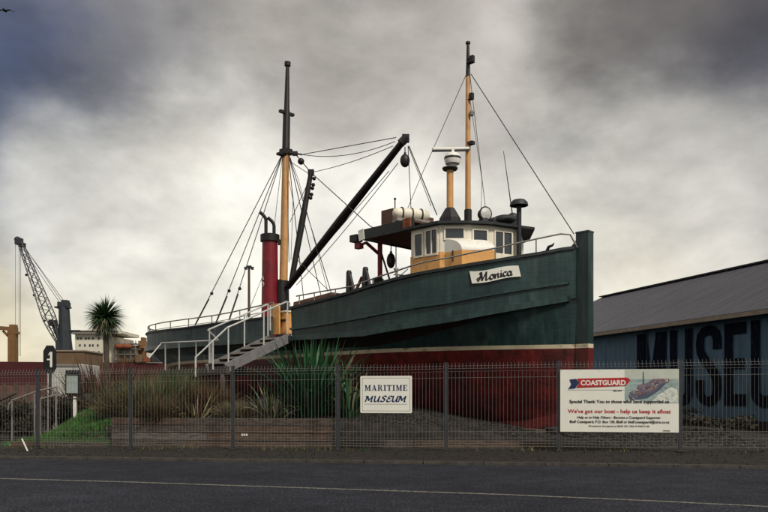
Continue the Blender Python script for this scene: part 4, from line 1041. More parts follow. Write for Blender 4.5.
# MARITIME in slab capitals
def slab(mb, word, u0, u1, v0, v1, pan, wk=1.0):
    Wd = {'M': 1.15, 'A': 1.0, 'R': .98, 'I': .52, 'T': .88, 'E': .88}
    tot = sum(Wd[c] for c in word)+.12*(len(word)-1); kx = (u1-u0)/tot; ky = v1-v0; x = 0
    def mf(x_, y_): return pan.pt(u0+x_*kx, v0+y_*ky, .003)
    def q(pts): mb.face([mf(*p) for p in pts])
    def vr(x_, w_=.2, y0=0, y1=1): q([(x_, y0), (x_+w_, y0), (x_+w_, y1), (x_, y1)])
    def se(x_, w_, y): q([(x_, y), (x_+w_, y), (x_+w_, y+.09), (x_, y+.09)])
    for c in word:
        o = x
        if c == 'I': vr(o+.14, .24); se(o, .52, 0); se(o, .52, .91)
        if c == 'T': vr(o+.32, .24); se(o+.18, .52, 0); q([(o, .88), (o+.88, .88), (o+.88, 1), (o, 1)]); vr(o, .07, .68, .9); vr(o+.81, .07, .68, .9)
        if c == 'E': vr(o+.12, .24); q([(o, 0), (o+.85, 0), (o+.85, .1), (o, .1)]); q([(o, .9), (o+.82, .9), (o+.82, 1), (o, 1)]); q([(o+.36, .46), (o+.62, .46), (o+.62, .55), (o+.36, .55)]); vr(o+.78, .07, .08, .28); vr(o+.75, .07, .72, .92); vr(o+.56, .06, .38, .63)
        if c == 'M': vr(o+.12, .12); vr(o+.82, .24); q([(o+.1, 1), (o+.34, 1), (o+.62, .2), (o+.5, .05)]); q([(o+.82, 1), (o+.94, 1), (o+.58, .05), (o+.5, .05)]); se(o, .4, 0); se(o+.7, .45, 0); se(o, .3, .91); se(o+.85, .3, .91)
        if c == 'A': q([(o+.40, 1), (o+.60, 1), (o+.92, 0), (o+.66, 0)]); q([(o+.42, .95), (o+.50, .95), (o+.20, 0), (o+.10, 0)]); q([(o+.24, .26), (o+.72, .26), (o+.70, .35), (o+.26, .35)]); se(o, .34, 0); se(o+.58, .42, 0)
        if c == 'R': vr(o+.12, .24); se(o, .46, 0); q([(o, .91), (o+.6, .91), (o+.6, 1), (o, 1)]); 
        if c == 'R':
            oa = [(o+.55+.27*math.cos(R(90-180*i/8)), .74+.26*math.sin(R(90-180*i/8))) for i in range(9)]; ia = [(o+.55+.06*math.cos(R(90-180*i/8)), .74+.17*math.sin(R(90-180*i/8))) for i in range(9)]
            for i in range(8): q([oa[i], oa[i+1], ia[i+1], ia[i]])
            q([(o+.3, .48), (o+.56, .48), (o+.56, .57), (o+.3, .57)]); q([(o+.46, .5), (o+.66, .5), (o+.94, 0), (o+.70, 0)]); se(o+.68, .30, 0)
        x += Wd[c]+.12
b = MB(); slab(b, 'MARITIME', W_*.085, W_*.915, H_*.60, H_*.755, P1)
# MUSEUM in brush italics
brush = {'M': (1.2, [[(-.10, .78), (-.02, .92), (.12, .95)], [(.12, .95), (.02, .0)], [(.15, .92), (.5, .2), (.5, .2)], [(.5, .2), (.88, .95)], [(.88, .95), (.86, .1), (.94, .0), (1.05, .08)]]),
 'U': (1.0, [[(-.04, .85), (.08, .98), (.1, .6), (.1, .25), (.2, .04), (.4, .03), (.6, .25), (.75, .95)], [(.75, .95), (.7, .1), (.78, .0), (.9, .08)]]),
 'S': (.85, [[(.72, .8), (.62, .95), (.4, .97), (.22, .82), (.28, .62), (.5, .5), (.62, .32), (.5, .08), (.24, .02), (.04, .18)]]),
 'E': (.82, [[(.72, .82), (.58, .96), (.34, .92), (.22, .72), (.34, .54), (.54, .53)], [(.34, .53), (.12, .36), (.1, .14), (.3, .0), (.56, .06), (.7, .2)]])}
x = 0; tot = 1.2+1.0+.85+.82+1.0+1.2
for c in 'MUSEUM':
    wd, stv = brush[c]
    for st in stv: nib(b, [(x+p[0], p[1]) for p in st], lambda x_, y_: P1.pt(W_*.095+(x_+.25*y_)/(tot+.1)*W_*.81, H_*.30+y_*H_*.165, .003), w=.24, thin=.45)
    x += wd
b.build('lettering', 'navy', sg)

# coastguard banner
pa, pb = fx(560), fx(678); Yb = (pa.y+pb.y)/2
zA = EYE+(HY-432)/FPX*Yb; zB_ = EYE+(HY-369.5)/FPX*Yb
P2 = Panel(pa, pb, zA, zB_, .075)
bn = thing('coastguard_banner', (pa+pb)/2+Vector((0, 0, zA)), 'wide white coastguard thank-you banner with sea rescue picture tied to the fence', 'banner')
P2.board('banner_sheet', 'signwhite', bn, r=.005)
W_, H_ = P2.w, P2.h
def vv(y): return H_*(1-(y-98)/(380-98))         # from crop rows
def uu(x): return W_*(x-44)/(596-44)
b = MB(); f = lambda pts, mi: b.face([P2.pt(uu(x), vv(y), .0022) for x, y in pts], mi)
f = lambda pts, mi: b.face([P2.pt(uu(x), vv(y), .0082) for x, y in pts], mi)
f([(82, 186), (97, 164), (88, 143), (120, 140), (133, 160), (116, 183)], 0)
f([(120, 181), (134, 160), (124, 139), (362, 135), (374, 147), (352, 172)], 1)
b.build('logo', ['navy', 'signred'], bn)
b = MB(); b.mesh([], []); P2.text(b, 'COASTGUARD', uu(141), uu(352), vv(170), vv(146), d=.0095, bold=.035); b.build('logo_text', 'signwhite', bn)
b = MB(); P2.rect(b, uu(80), vv(191.5), uu(345), vv(190)); b.build('rule_line', 'ink', bn)
for body, x0_, x1_, y0_, y1_, bo_ in (('BLUFF', 296, 336, 197, 190.5, .03), ('Special Thank You to those who have supported us', 88, 552, 254, 235, .025),
        ('Help us to Help Others - Become a Coastguard Supporter', 126, 514, 323, 308, .022), ('Bluff Coastguard, P.O. Box 130, Bluff or bluff.coastguard@xtra.co.nz', 90, 554, 343, 327, .022),
        ('Donations Accepted at BNZ 021 035 0199673 00', 180, 462, 359, 349, .02)):
    b = MB(); P2.text(b, body, uu(x0_), uu(x1_), vv(y0_), vv(y1_), bold=bo_, d=.0085); b.build('small_print', 'ink', bn)
b = MB(); P2.rect(b, uu(524), vv(375), uu(556), vv(371)); b.build('printer_mark', 'ink', bn)
b = MB(); P2.text(b, "We've got our boat - help us keep it afloat", uu(80), uu(560), vv(301), vv(277), bold=.028); b.build('slogan', 'signred', bn)
M['sea'] = mat('printed_sea', (.34, .42, .40), .4, scale=6, col2=(.20, .28, .28), stretch=(1, 1, 3)); M['psky'] = mat('printed_sky', (.50, .53, .46), .4, scale=3, var=.15)
M['pboat'] = mat('printed_boat', (.26, .17, .19), .4, scale=20, col2=(.09, .08, .13)); M['foam'] = mat('printed_foam', (.70, .70, .62), .4, scale=14, col2=(.45, .48, .44)); M['pdark'] = mat('printed_shadow', (.09, .11, .16), .4, var=.4, scale=20)
b = MB(); f = lambda pts, mi, d: b.face([P2.pt(uu(x), vv(y), d) for x, y in pts], mi)
f([(348, 99), (594, 99), (594, 142), (348, 142)], 0, .0025); f([(348, 142), (594, 142), (596, 250), (348, 250)], 1, .0025)
f([(470, 248), (500, 214), (560, 178), (590, 190), (594, 246), (540, 244)], 3, .0035); f([(356, 250), (372, 226), (420, 238), (480, 250)], 3, .0035)
f([(366, 214), (392, 206), (470, 196), (556, 146), (500, 198), (452, 228), (372, 240)], 4, .0045); f([(392, 208), (410, 168), (452, 160), (478, 142), (552, 140), (520, 168), (470, 200), (420, 214)], 2, .0055)
f([(430, 164), (432, 108), (435, 108), (438, 164)], 4, .0065); f([(446, 176), (470, 170), (466, 184), (446, 190)], 4, .0065); f([(486, 172), (502, 166), (500, 176), (486, 182)], 3, .0065); f([(408, 196), (424, 180), (436, 182), (424, 202)], 2, .0062)
rb = random.Random(5)
for i in range(170):
    u_ = rb.random(); x_ = lerp(372, 552, u_); yc = lerp(226, 146, u_); hgt = lerp(26, 10, u_); y_ = yc+rb.uniform(-1, .7)*hgt; sz = rb.uniform(2, 7)
    f([(x_-sz, y_+sz*.3), (x_+sz*.2, y_+sz*.5), (x_+sz, y_), (x_+sz*.4, y_-sz*.5)], rb.choice((2, 2, 4, 4, 3, 5)), .007+i*.000005)
for i in range(120):
    x_ = rb.uniform(356, 584); y_ = rb.uniform(150, 246); sz = rb.uniform(3, 12)
    f([(x_-sz, y_), (x_, y_+1.2), (x_+sz, y_), (x_, y_-1.2)], rb.choice((3, 1, 4)) if y_ > 225 or x_ > 480 else 1, .0040+i*.000003)
b.build('rescue_picture', ['psky', 'sea', 'pboat', 'foam', 'pdark', 'rust'], bn)
b = MB()
for u in (.01, .17, .33, .5, .66, .83, .985):
    for v in (.98,): b.tube([P2.pt(u*W_, v*H_, .004), P2.pt(u*W_, v*H_+.03, -.03)], .006, 5)
b.build('cable_tie', 'ink', bn)

# ------------------------------------------------------------------ timber retaining walls
def timber_wall(name, xa, xb, d, z_top_px, label, courses, hh=.19, group='timber retaining walls behind the fence'):
    pa = Vector((xa, fence_y(xa)+d, 0)); pb = Vector((xb, fence_y(xb)+d, 0)); z0 = vz((xa+xb)/2)-.03
    o = thing(name, (pa+pb)/2+Vector((0, 0, z0)), label, 'retaining wall', group)
    for i in range(courses):
        zc = z0+hh*(i+.5); ln = (pb-pa).length; cut = .35+.3*((i*7) % 3)/3
        for (u0, u1) in ((0, cut), (cut, 1)):
            q0 = lerp(pa, pb, u0)+Vector((0, random.uniform(-.012, .012), zc)); q1 = lerp(pa, pb, u1)+Vector((0, random.uniform(-.012, .012), zc)); dd = (q1-q0).normalized()
            MB().beam(q0+dd*.005, q1-dd*.005, .10, hh-.014).build('sleeper', random.choice(['timber', 'timber_pale', 'timber_brown']), o, bevel=.012)
    return o, pa, pb, z0+hh*courses
xl = (112-HX)/FPX*18.9; 
timber_wall('retaining_wall', fx(114).x*1.06, fx(332).x*1.06, .86, 0, 'taller weathered timber sleeper wall holding the garden below the flax bush', 4, .185)
timber_wall('retaining_wall', fx(342).x*1.03, fx(556).x*1.03, .86, 0, 'low weathered timber edging below the gravel under the bow, right of the flax', 1, .2)
timber_wall('retaining_wall', fx(16).x*1.05, fx(110).x*1.05, .66, 0, 'dark low timber edging below the bright green grass bank', 1, .17)
# little pale vent plate on the tall wall
p = fx(243)*1.055; p0 = Vector((p.x, fence_y(p.x)+.795, vz(p.x)+.30)); b = MB()
for i in range(3): b.box(p0+FD*(.06*i), (.045, .012, .05), rz=math.atan2(FD.y, FD.x))
tag(b.build('wall_vent', 'signwhite'), 'tiny white slotted plate fixed low on the timber wall', 'vent')

# ------------------------------------------------------------------ vegetation
def blade(mb, base, dirv, length, width, droop, mi=0, segs=6, fold=0, tip=.02):
    """a strap leaf that arches over"""
    d = Vector(dirv).normalized(); side = d.cross(Vector((0, 0, 1)))
    if side.length < .05: side = Vector((random.uniform(-1, 1), random.uniform(-1, 1), 0))
    side.normalize(); side = (Matrix.Rotation(random.uniform(-.7, .7), 3, d) @ side)
    p = Vector(base); step = length/segs; pts = []
    for i in range(segs+1):
        u = i/segs; wv_ = width*(.55+.9*u if u < .4 else .91*(1-(u-.4)/.6)**.8+tip)
        pts += [p-side*wv_/2, p+side*wv_/2]
        d = (d+Vector((0, 0, -droop*(u**1.3)/segs*2))).normalized(); p = p+d*step
    mb.mesh(pts, [(2*i, 2*i+1, 2*i+3, 2*i+2) for i in range(segs)], mi)
def gz(x, y): return terrain(x, y)
def flax(name, x, y, h, spread, n, mats, label, width=.07, droop=.5, z=None, group=None, cat='plant', wts=None, lean=(.1, .75)):
    z = gz(x, y) if z is None else z; b = MB()
    for i in range(n):
        a = random.uniform(0, 2*math.pi); e = random.uniform(*lean)
        d = Vector((math.cos(a)*e, math.sin(a)*e, 1)); r = random.uniform(0, .16)*spread
        blade(b, (x+math.cos(a)*r, y+math.sin(a)*r, z-.05), d, h*random.uniform(.55, 1.08), width*random.uniform(.7, 1.2), droop*random.uniform(.3, 1.8)*(.4+e), random.choices(range(len(mats)), wts)[0] if wts else random.randrange(len(mats)), 7)
    return tag(b.build(name, mats, loc=(x, y, z)), label, cat, group)
def tussock(name, x, y, h, rad, n, mats, label, group, z=None, wts=None):
    z = gz(x, y) if z is None else z; b = MB()
    for i in range(n):
        a = random.uniform(0, 2*math.pi); e = abs(random.gauss(0, .75)); r = rad*.5*math.sqrt(random.random())
        blade(b, (x+math.cos(a)*r, y+math.sin(a)*r, z-.04), (math.cos(a)*e, math.sin(a)*e, 1), h*random.uniform(.4, 1.1), .013, random.uniform(.4, 1.6), random.choices(range(len(mats)), wts)[0] if wts else random.randrange(len(mats)), 5)
    return tag(b.build(name, mats, loc=(x, y, z)), label, 'tussock', group)
def X_at(px, Y): return (px-HX)/FPX*Y
# the big green flax by the hull
Yf = 19.6
flax('flax_bush', X_at(312, Yf), Yf, 2.15, 2.6, 260, ['leaf1', 'leaf2', 'leaf3'], 'big bright green flax bush with tall sword leaves in front of the hull', .115, .6, wts=[6, 5, 1], lean=(.05, 1.15))
flax('flax_bush', X_at(350, 19.3), 19.3, 1.5, 1.4, 90, ['leaf1', 'leaf2', 'leaf3'], 'smaller green flax with arching leaves partly behind the museum sign', .07, .8, wts=[5, 3, 2], lean=(.2, 1.1))
flax('flax_bush', X_at(272, 19.2), 19.2, 1.2, 1.4, 90, ['leaf3', 'leaf2', 'dead'], 'low straggly flax with yellowed drooping leaves left of the big green flax', .055, 1.0, wts=[4, 3, 3], lean=(.3, 1.2))
flax('flax_bush', X_at(196, 19.0), 19.0, .95, 1.0, 60, ['leaf3', 'tuss2', 'bronze'], 'small half-dead flax with pale curling leaves on the timber wall', .05, .9, lean=(.2, 1.2))
G_ = 'tussock grasses in the raised garden'
for i, (px, Y, h, rad, ms, wt, lb) in enumerate([
    (150, 20.2, 1.35, 1.2, ['tuss1', 'tuss2', 'grass2'], [5, 3, 2], 'tall olive tussock just right of the second fence post from the left'),
    (176, 21.4, 1.35, 1.2, ['tuss1', 'tuss2', 'grass2'], [5, 2, 3], 'tall green topped tussock below the landing rail'),
    (128, 20.0, 1.05, 1.1, ['tuss2', 'tuss1', 'tuss3'], [3, 4, 2], 'brownish tussock behind the left end of the timber wall'),
    (210, 20.6, .95, 1.0, ['tuss3', 'tuss1', 'tuss2'], [5, 2, 1], 'rusty red tussock left of the third fence post'),
    (236, 19.6, .55, .7, ['dead', 'tuss2', 'tuss1'], [5, 2, 1], 'pale dead tussock right by the third fence post above the timber wall'),
    (162, 19.0, .75, .8, ['tuss1', 'tuss3'], [3, 2], 'short dark tussock at the edge of the timber wall'),
    (108, 22.6, 1.25, 1.1, ['tuss1', 'bronze', 'tuss2'], [4, 2, 2], 'dark brown tussock behind the grass bank')]):
    tussock('tussock', X_at(px, Y), Y, h, rad, 2600, ms, lb, G_, wts=wt)
# bronze flaxes at the left
for px, Y, h, lb in ((100, 23.5, 2.3, 'dark bronze flax with stiff leaves under the cabbage tree'), (86, 22.6, 1.9, 'dark bronze flax beside the small notice board'), (118, 24.2, 2.2, 'dark bronze flax right of the cabbage tree trunk'), (138, 25.5, 1.9, 'dark bronze flax left of the landing rail')):
    flax('bronze_flax', X_at(px, Y), Y, h, 1.6, 150, ['bronze', 'tuss3', 'tuss1'], lb, .085, .35, wts=[6, 2, 1], lean=(.05, .8))
# grass bank: uncountable
b = MB(); 
for i in range(34000):
    x = random.gauss(-7.75, .95); d = random.uniform(.8, 3.4); y = fence_y(x)+d
    if x > -6.9+.12*math.sin(y*9) or x < -9.9: continue
    a = random.uniform(0, 6.28); h = random.uniform(.06, .19); p = Vector((x, y, gz(x, y)-.01)); dx = Vector((math.cos(a), math.sin(a), 0))*.012
    b.face([p-dx, p+dx, p+Vector((random.uniform(-.06, .06), random.uniform(-.06, .06), h))], random.choices((0, 1, 2, 3), (5, 5, 1, 1))[0])
tag(b.build('grass', ['grass1', 'grass2', 'tuss1', 'tuss2'], loc=(-7.2, 19.5, 0)), 'bright green short grass on the sloping bank behind the fence at left', 'grass', kind='stuff')
b = MB()
for i in range(1500):
    x = random.choice((-11, -8.6, -5.2, -2.1, -.9, 3.2, 5.1, 8.4))+random.gauss(0, .45); y = fence_y(x)+random.choice((random.uniform(-.12, .15), random.uniform(.3, .9), random.uniform(1.2, 6)))
    if y-fence_y(x) > 1 and x > -1 and random.random() < .6: continue
    a = random.uniform(0, 6.28); h = random.uniform(.03, .14); p = Vector((x, y, gz(x, y)-.01)); dx = Vector((math.cos(a), math.sin(a), 0))*.008
    b.face([p-dx, p+dx, p+Vector((random.uniform(-.06, .06), random.uniform(-.06, .06), h))], random.randrange(3))
tag(b.build('weeds', ['grass2', 'tuss1', 'tuss2'], loc=(0, 17, 0)), 'sparse weeds and dry grass along the foot of the fence and the gravel', 'weeds', kind='stuff')
# loose leaf litter and stones on the verge
b = MB()
for i in range(2600):
    x = random.uniform(-12, 9); y = kerb_y(x)+random.uniform(.0, 1.5); r = random.uniform(.006, .022); b.ball((x, y, terrain(x, y)+r*.3), (r, r*.8, r*.5), n=5, k=3)
for i in range(5200):
    x = random.uniform(-6.5, 9); y = fence_y(x)+random.uniform(1.2, 7); r = random.uniform(.012, .045); b.ball((x, y, terrain(x, y)+r*.3), (r, r*.8, r*.6), n=5, k=3)
tag(b.build('pebbles', 'soil', loc=(0, 16, 0)), 'small loose stones scattered over the dark verge', 'stones', kind='stuff')
# cabbage tree
Yt = 27.0; xt = X_at(105, Yt); zt0 = .8; ct = EYE+(HY-316)/FPX*Yt
ctree = thing('cabbage_tree', (xt, Yt, zt0), 'cabbage tree with one round spiky green head above the garden at left', 'tree')
MB().tube([(xt+.02, Yt, zt0-.2), (xt+.08, Yt, zt0+1.2), (xt+.02, Yt, ct-.5), (xt, Yt, ct)], [.13, .10, .09, .085], 10).build('trunk', 'bark', ctree, smooth=True)
b = MB()
for i in range(800):
    v = Vector((random.gauss(0, 1), random.gauss(0, 1), random.gauss(.25, 1))).normalized()
    blade(b, Vector((xt, Yt, ct-.05))+v*.06, v, random.uniform(.5, .82)*(1 if v.z > -.4 else 1.05), .040, .55 if v.z > 0 else .8, random.choices((0, 1, 2), (6, 4, .6 if v.z > -.2 else 5))[0], 4)
for i in range(260):
    a = random.uniform(0, 6.28); v = Vector((math.cos(a)*.9, math.sin(a)*.9, random.uniform(-.9, .1)))
    blade(b, Vector((xt, Yt, ct-random.uniform(.1, .45))), v, random.uniform(.35, .75), .035, 1.6, random.choice((2, 2, 0)), 4)
b.build('crown', ['palm1', 'palm2', 'dead'], ctree)

# ------------------------------------------------------------------ things at the left of the garden
# notice board on a white post
Yn = 20.3; nbx = X_at(74.5, Yn); base = gz(nbx, Yn); c = at(67, 384, Yn)
nbd = thing('notice_board', (nbx, Yn, base), 'small glass-fronted notice case on a white post above the green grass bank', 'notice board')
pc = at(74.5, 404, Yn); b = MB(); b.box((nbx, Yn+.03, (base-.1+pc.z+.2)/2), (.075, .075, pc.z+.2-base+.1)); b.build('post', 'white', nbd)
cc = at(73, 384.5, Yn); hw_, hh_ = 7.5/FPX*Yn, 10.5/FPX*Yn
b = MB(); b.box((cc.x, Yn, cc.z), (2*hw_, .10, 2*hh_)); b.box((cc.x, Yn-.0, cc.z+hh_+.05), (2*hw_*.9, .12, .10)); b.box((cc.x, Yn, cc.z-hh_-.10), (2*hw_*.95, .04, .03)); b.build('case', 'black', nbd, bevel=.02)
b = MB(); b.box((cc.x, Yn-.055, cc.z), (2*hw_-.10, .012, 2*hh_-.10)); b.build('pane', mat('notice_sheet', (.33, .38, .36), .25, var=.2, scale=4), nbd)
# white cabinet / container behind
cb = at(65, 380, 30); zc0 = 0.0; ztc = EYE+(HY-364)/FPX*30
b = MB(); x0_, x1_ = X_at(48, 30), X_at(80, 30); b.box(((x0_+x1_)/2, 31, (ztc)/2), (x1_-x0_, 2.2, ztc)); 
cn = thing('storage_container', ((x0_+x1_)/2, 31, 0), 'white storage container behind the notice case at left', 'container'); b.build('body', 'container', cn, bevel=.03)
b = MB()
for i in range(9): b.box((lerp(x0_, x1_, (i+.5)/9), 29.885, ztc*.5), (.05, .03, ztc*.86))
b.build('rib', 'container', cn); b = MB(); b.box(((x0_+x1_)/2, 29.88, ztc-.05), (x1_-x0_, .04, .1)); b.build('top_rail', 'railgrey', cn)
# black oval sign with white figure 1
Yo = 27; oc = at(49.5, 359.5, Yo); rx_, ry_ = 6.3/FPX*Yo, 14/FPX*Yo
osg = thing('number_sign', (oc.x, Yo, .1), 'black elongated octagonal sign with white figure 1 left of the white container', 'sign')
pts2 = [(-.5, -1), (.5, -1), (1, -.6), (1, .6), (.5, 1), (-.5, 1), (-1, .6), (-1, -.6)]
b = MB(); fr_ = [Vector((oc.x+a*rx_, Yo, oc.z+c_*ry_)) for a, c_ in pts2]; bk = [p+Vector((0, .06, 0)) for p in fr_]
b.mesh(fr_+bk, [tuple(range(8)), tuple(range(8, 16))[::-1]]+[(i, 8+i, 8+(i+1) % 8, (i+1) % 8) for i in range(8)]); b.build('face', 'black', osg)
b = MB(); b.face([(oc.x+.02, Yo-.004, oc.z-ry_*.55), (oc.x+.10, Yo-.004, oc.z-ry_*.55), (oc.x+.10, Yo-.004, oc.z+ry_*.55), (oc.x+.02, Yo-.004, oc.z+ry_*.55)]); b.face([(oc.x-.06, Yo-.004, oc.z+ry_*.28), (oc.x+.02, Yo-.004, oc.z+ry_*.38), (oc.x+.02, Yo-.004, oc.z+ry_*.55), (oc.x-.02, Yo-.004, oc.z+ry_*.42)]); b.face([(oc.x-.09, Yo-.004, oc.z-ry_*.05), (oc.x+.02, Yo-.004, oc.z-ry_*.05), (oc.x+.02, Yo-.004, oc.z+ry_*.05), (oc.x-.09, Yo-.004, oc.z+ry_*.05)])
b.build('numeral', 'white', osg)
MB().tube([(oc.x, Yo+.06, 0), (oc.x, Yo+.06, oc.z-ry_*.5)], .05, 8).build('pole', 'black', osg)
# ramp handrails at the far left
for (pts_, Yh, lb) in (([(8, 410), (9, 404), (12, 400.5), (38, 391), (57, 387)], 21, 'long weathered tube handrail sloping down to the left of the grass bank'), ([(36, 408), (37, 402), (40, 399), (56, 395)], 20.2, 'short weathered tube handrail nearest the notice case')):
    o_h = thing('handrail', at(pts_[-1][0], 440, Yh), lb, 'handrail', 'handrails of the path at left')
    MB().tube([at(a, c_, Yh) for a, c_ in pts_], .026, 8).build('rail', 'railgrey', o_h, smooth=True)
    for a, c_ in (pts_[2], lerp(Vector(pts_[2]), Vector(pts_[-1]), .5), pts_[-1]):
        p = at(a, c_, Yh); MB().tube([p, (p.x, p.y, terrain(p.x, p.y)-.05)], .024, 8).build('post', 'railgrey', o_h)
# leaning pale plank by the left edge, and a pale marker stub on the verge
tag(MB().beam(at(-4, 402, 20.5), at(16, 392.5, 20.5), .16, .06).build('handrail_board', 'timber'), 'pale sloping wooden handrail board at the far left edge', 'board')
p = at(24.5, 446, 17.5); b = MB().beam((p.x-.06, 17.5, p.z+.17), (p.x+.05, 17.55, p.z-.12), .07, .03); tag(b.build('marker_stub', 'white'), 'small white leaning marker stub at the foot of the grass bank', 'marker')

# dark scrub hedge filling the low ground at left and behind
def shrub(name, x, y, rx, ry, h, n, mats, label, z=None, group=None, leaf=.085):
    z = gz(x, y) if z is None else z; b = MB()
    for k in range(5):
        a = random.uniform(0, 6.28); b.tube([(x, y, z-.05), (x+math.cos(a)*rx*.3, y+math.sin(a)*ry*.3, z+h*.4), (x+math.cos(a)*rx*.55, y+math.sin(a)*ry*.55, z+h*.75)], [.03, .02, .008], 5, mi=len(mats))
    cl_ = [(x+random.uniform(-.7, .7)*rx, y+random.uniform(-.7, .7)*ry, z+h*random.uniform(.25, .85)) for _ in range(12)]
    for i in range(n):
        c0 = random.choice(cl_); v = Vector((random.gauss(0, 1), random.gauss(0, 1), random.gauss(0, .8))).normalized()*random.uniform(.3, 1)
        p = Vector((c0[0]+v.x*rx*.38, c0[1]+v.y*ry*.38, c0[2]+v.z*h*.25))
        a = Vector((random.uniform(-1, 1), random.uniform(-1, 1), random.uniform(-.6, 1))).normalized()*leaf*random.uniform(.6, 1.3); s_ = a.cross(Vector((random.uniform(-1, 1), random.uniform(-1, 1), random.uniform(-1, 1)))).normalized()*leaf*.28
        b.face([p, p+a*.5+s_, p+a, p+a*.5-s_], random.randrange(len(mats)))
    return tag(b.build(name, mats+['bark'], loc=(x, y, z)), label, 'shrub', group)
M['dk1'] = mat('dark_leaf', (.030, .035, .018), .7, var=.4); M['dk2'] = mat('brown_leaf', (.055, .038, .024), .8, var=.4)
gS = 'dark shrubs in the low ground at left'
for (px, Y, rx, h, lb) in ((30, 22.5, 1.3, 1.25, 'dark scruffy shrub behind the long handrail'), (58, 21.6, 1.0, 1.15, 'dark twiggy shrub left of the notice case'), (-4, 21.8, 1.2, 1.0, 'dark shrub cut by the left edge of the picture'), (90, 21.6, .9, .75, 'dark brown shrub right of the notice case'), (110, 22.2, 1.0, .8, 'dark brown shrub below the cabbage tree')):
    shrub('shrub', X_at(px, Y), Y, rx, .9, h, 5200, ['dk1', 'dk2'], lb, group=gS, z=min(.35, gz(X_at(px, Y), Y)) if px < 70 else None)
for (px, Y, rx, h, lb) in ((722, 20.5, 1.1, .45, 'low dark weeds heaped against the museum wall behind the right fence panel'), (660, 24.5, 1.3, .6, 'low dark shrub between the bow and the museum wall')):
    shrub('shrub', X_at(px, Y), Y, rx, .6, h, 1500, ['dk1', 'dk2'], lb, group='low dark shrubs by the museum wall')

# ------------------------------------------------------------------ the port behind
# freighter: dark red hull and white superstructure
YF = 150
fr = thing('freighter', (X_at(60, YF), YF, 0), 'red freighter with tall white superstructure moored in the harbour behind', 'ship')
def zF(py, Y=YF): return EYE+(HY-py)/FPX*Y
b = MB(); x0_, x1_ = X_at(-60, YF), X_at(172, YF)
prof_ = [(x0_-30, zF(360)), (x1_, zF(363)), (x1_+1.5, zF(359)), (x1_-3, .2), (x0_-30, .2)]
n_ = len(prof_); b.mesh([(x, YF, z) for x, z in prof_]+[(x, YF+18, z) for x, z in prof_], [tuple(range(n_))[::-1], tuple(range(n_, 2*n_))]+[(i, (i+1) % n_, n_+(i+1) % n_, n_+i) for i in range(n_)])
fh = b.build('hull', 'shipred', fr)
b = MB(); b.box((x0_+20, YF-.1, zF(388)), (x1_-x0_+20, .1, .4)); b.build('load_line', 'shipwhite', fh)
b = MB()
def fbox(mb, pxa, pxb, pya, pyb, y0, dy, mi=0): mb.box(((X_at(pxa, YF)+X_at(pxb, YF))/2, y0+dy/2, (zF(pya)+zF(pyb))/2), (X_at(pxb, YF)-X_at(pxa, YF), dy, zF(pya)-zF(pyb)), mi=mi)
fbox(b, 73, 101, 333, 366, YF+1, 12); fbox(b, 101, 112, 336, 366, YF+3, 10); fbox(b, 71, 118, 330, 333.2, YF, 13); fbox(b, 112, 130, 344, 366, YF+4, 9); fbox(b, 137, 166, 350, 366, YF+6, 7); fbox(b, 140, 160, 346, 350, YF+8, 5)
sup = b.build('superstructure', 'shipwhite', fr)
for r_, (py, xs_) in enumerate(((338, (76, 79, 84, 87, 91, 97)), (345, (78, 83, 88, 91, 96)), (352, (76, 80, 86, 92, 97)), (331.5, (76, 81, 86, 91, 96, 101, 106, 111)))):
    for px in xs_:
        b = MB(); y_ = YF+.95 if r_ < 3 else YF-.05; b.box((X_at(px, YF), y_, zF(py)), (.30 if r_ < 3 else .75, .08, .42 if r_ < 3 else .25)); b.build('window', 'darkwin', sup)
b = MB()
for py in (343, 348.5, 354, 359.5): fbox(b, 110, 134, py-.35, py+.35, YF+1.5, 3); 
for px in (111, 116, 122, 128, 133): fbox(b, px-.25, px+.25, 340, 364, YF+1.5, .3)
b.build('deck_gallery', 'railgrey', fr)
b = MB(); fbox(b, 130, 135.5, 339, 364, YF+5, 5); fbox(b, 129, 137, 344, 347, YF+4, 7); fbox(b, 131, 134, 335, 339, YF+6, 2); b.build('funnel', 'craneyel', fr)
for px, a_ in ((84, 318), (87, 322), (92, 314), (98, 323), (118, 330)):
    b = MB(); fbox(b, px-.3, px+.3, a_, 331, YF+5, .4); fbox(b, px-1.2, px+1.2, a_+3, a_+3.6, YF+4.9, .6); b.build('radar_mast', 'railgrey', fr)
b = MB(); 
for i in range(9): x_ = X_at(116+i*2.4, YF); fbox(b, 116+i*2.4, 117.2+i*2.4, 357+(i % 3), 362, YF+.5, .6)
b.build('deck_gear', 'tan', fr)
for px, py in ((120, 346.5), (126, 346.5)):
    MB().ball(at(px, py, YF+1), (1.3, .6, .55), n=10, k=6).build('lifeboat', 'rust', fr, smooth=True)
b = MB(); fbox(b, 72, 117, 331.0, 332.2, YF-.1, .1); b.build('bridge_window', 'darkwin', sup)
b = MB(); fbox(b, 69, 72, 331.5, 333.5, YF, 4); fbox(b, 117, 122, 331.5, 333.5, YF, 4); b.build('bridge_wing', 'shipwhite', fr)
for k_, (pa_x, pb_x) in enumerate(((136, 143), (144, 151), (152, 159))):
    b = MB(); fbox(b, pa_x, pb_x, 355+k_ % 2*2, 362, YF-.5, 3); b.build('deck_container', ('tan', 'rust', 'cranegrey')[k_], fr)
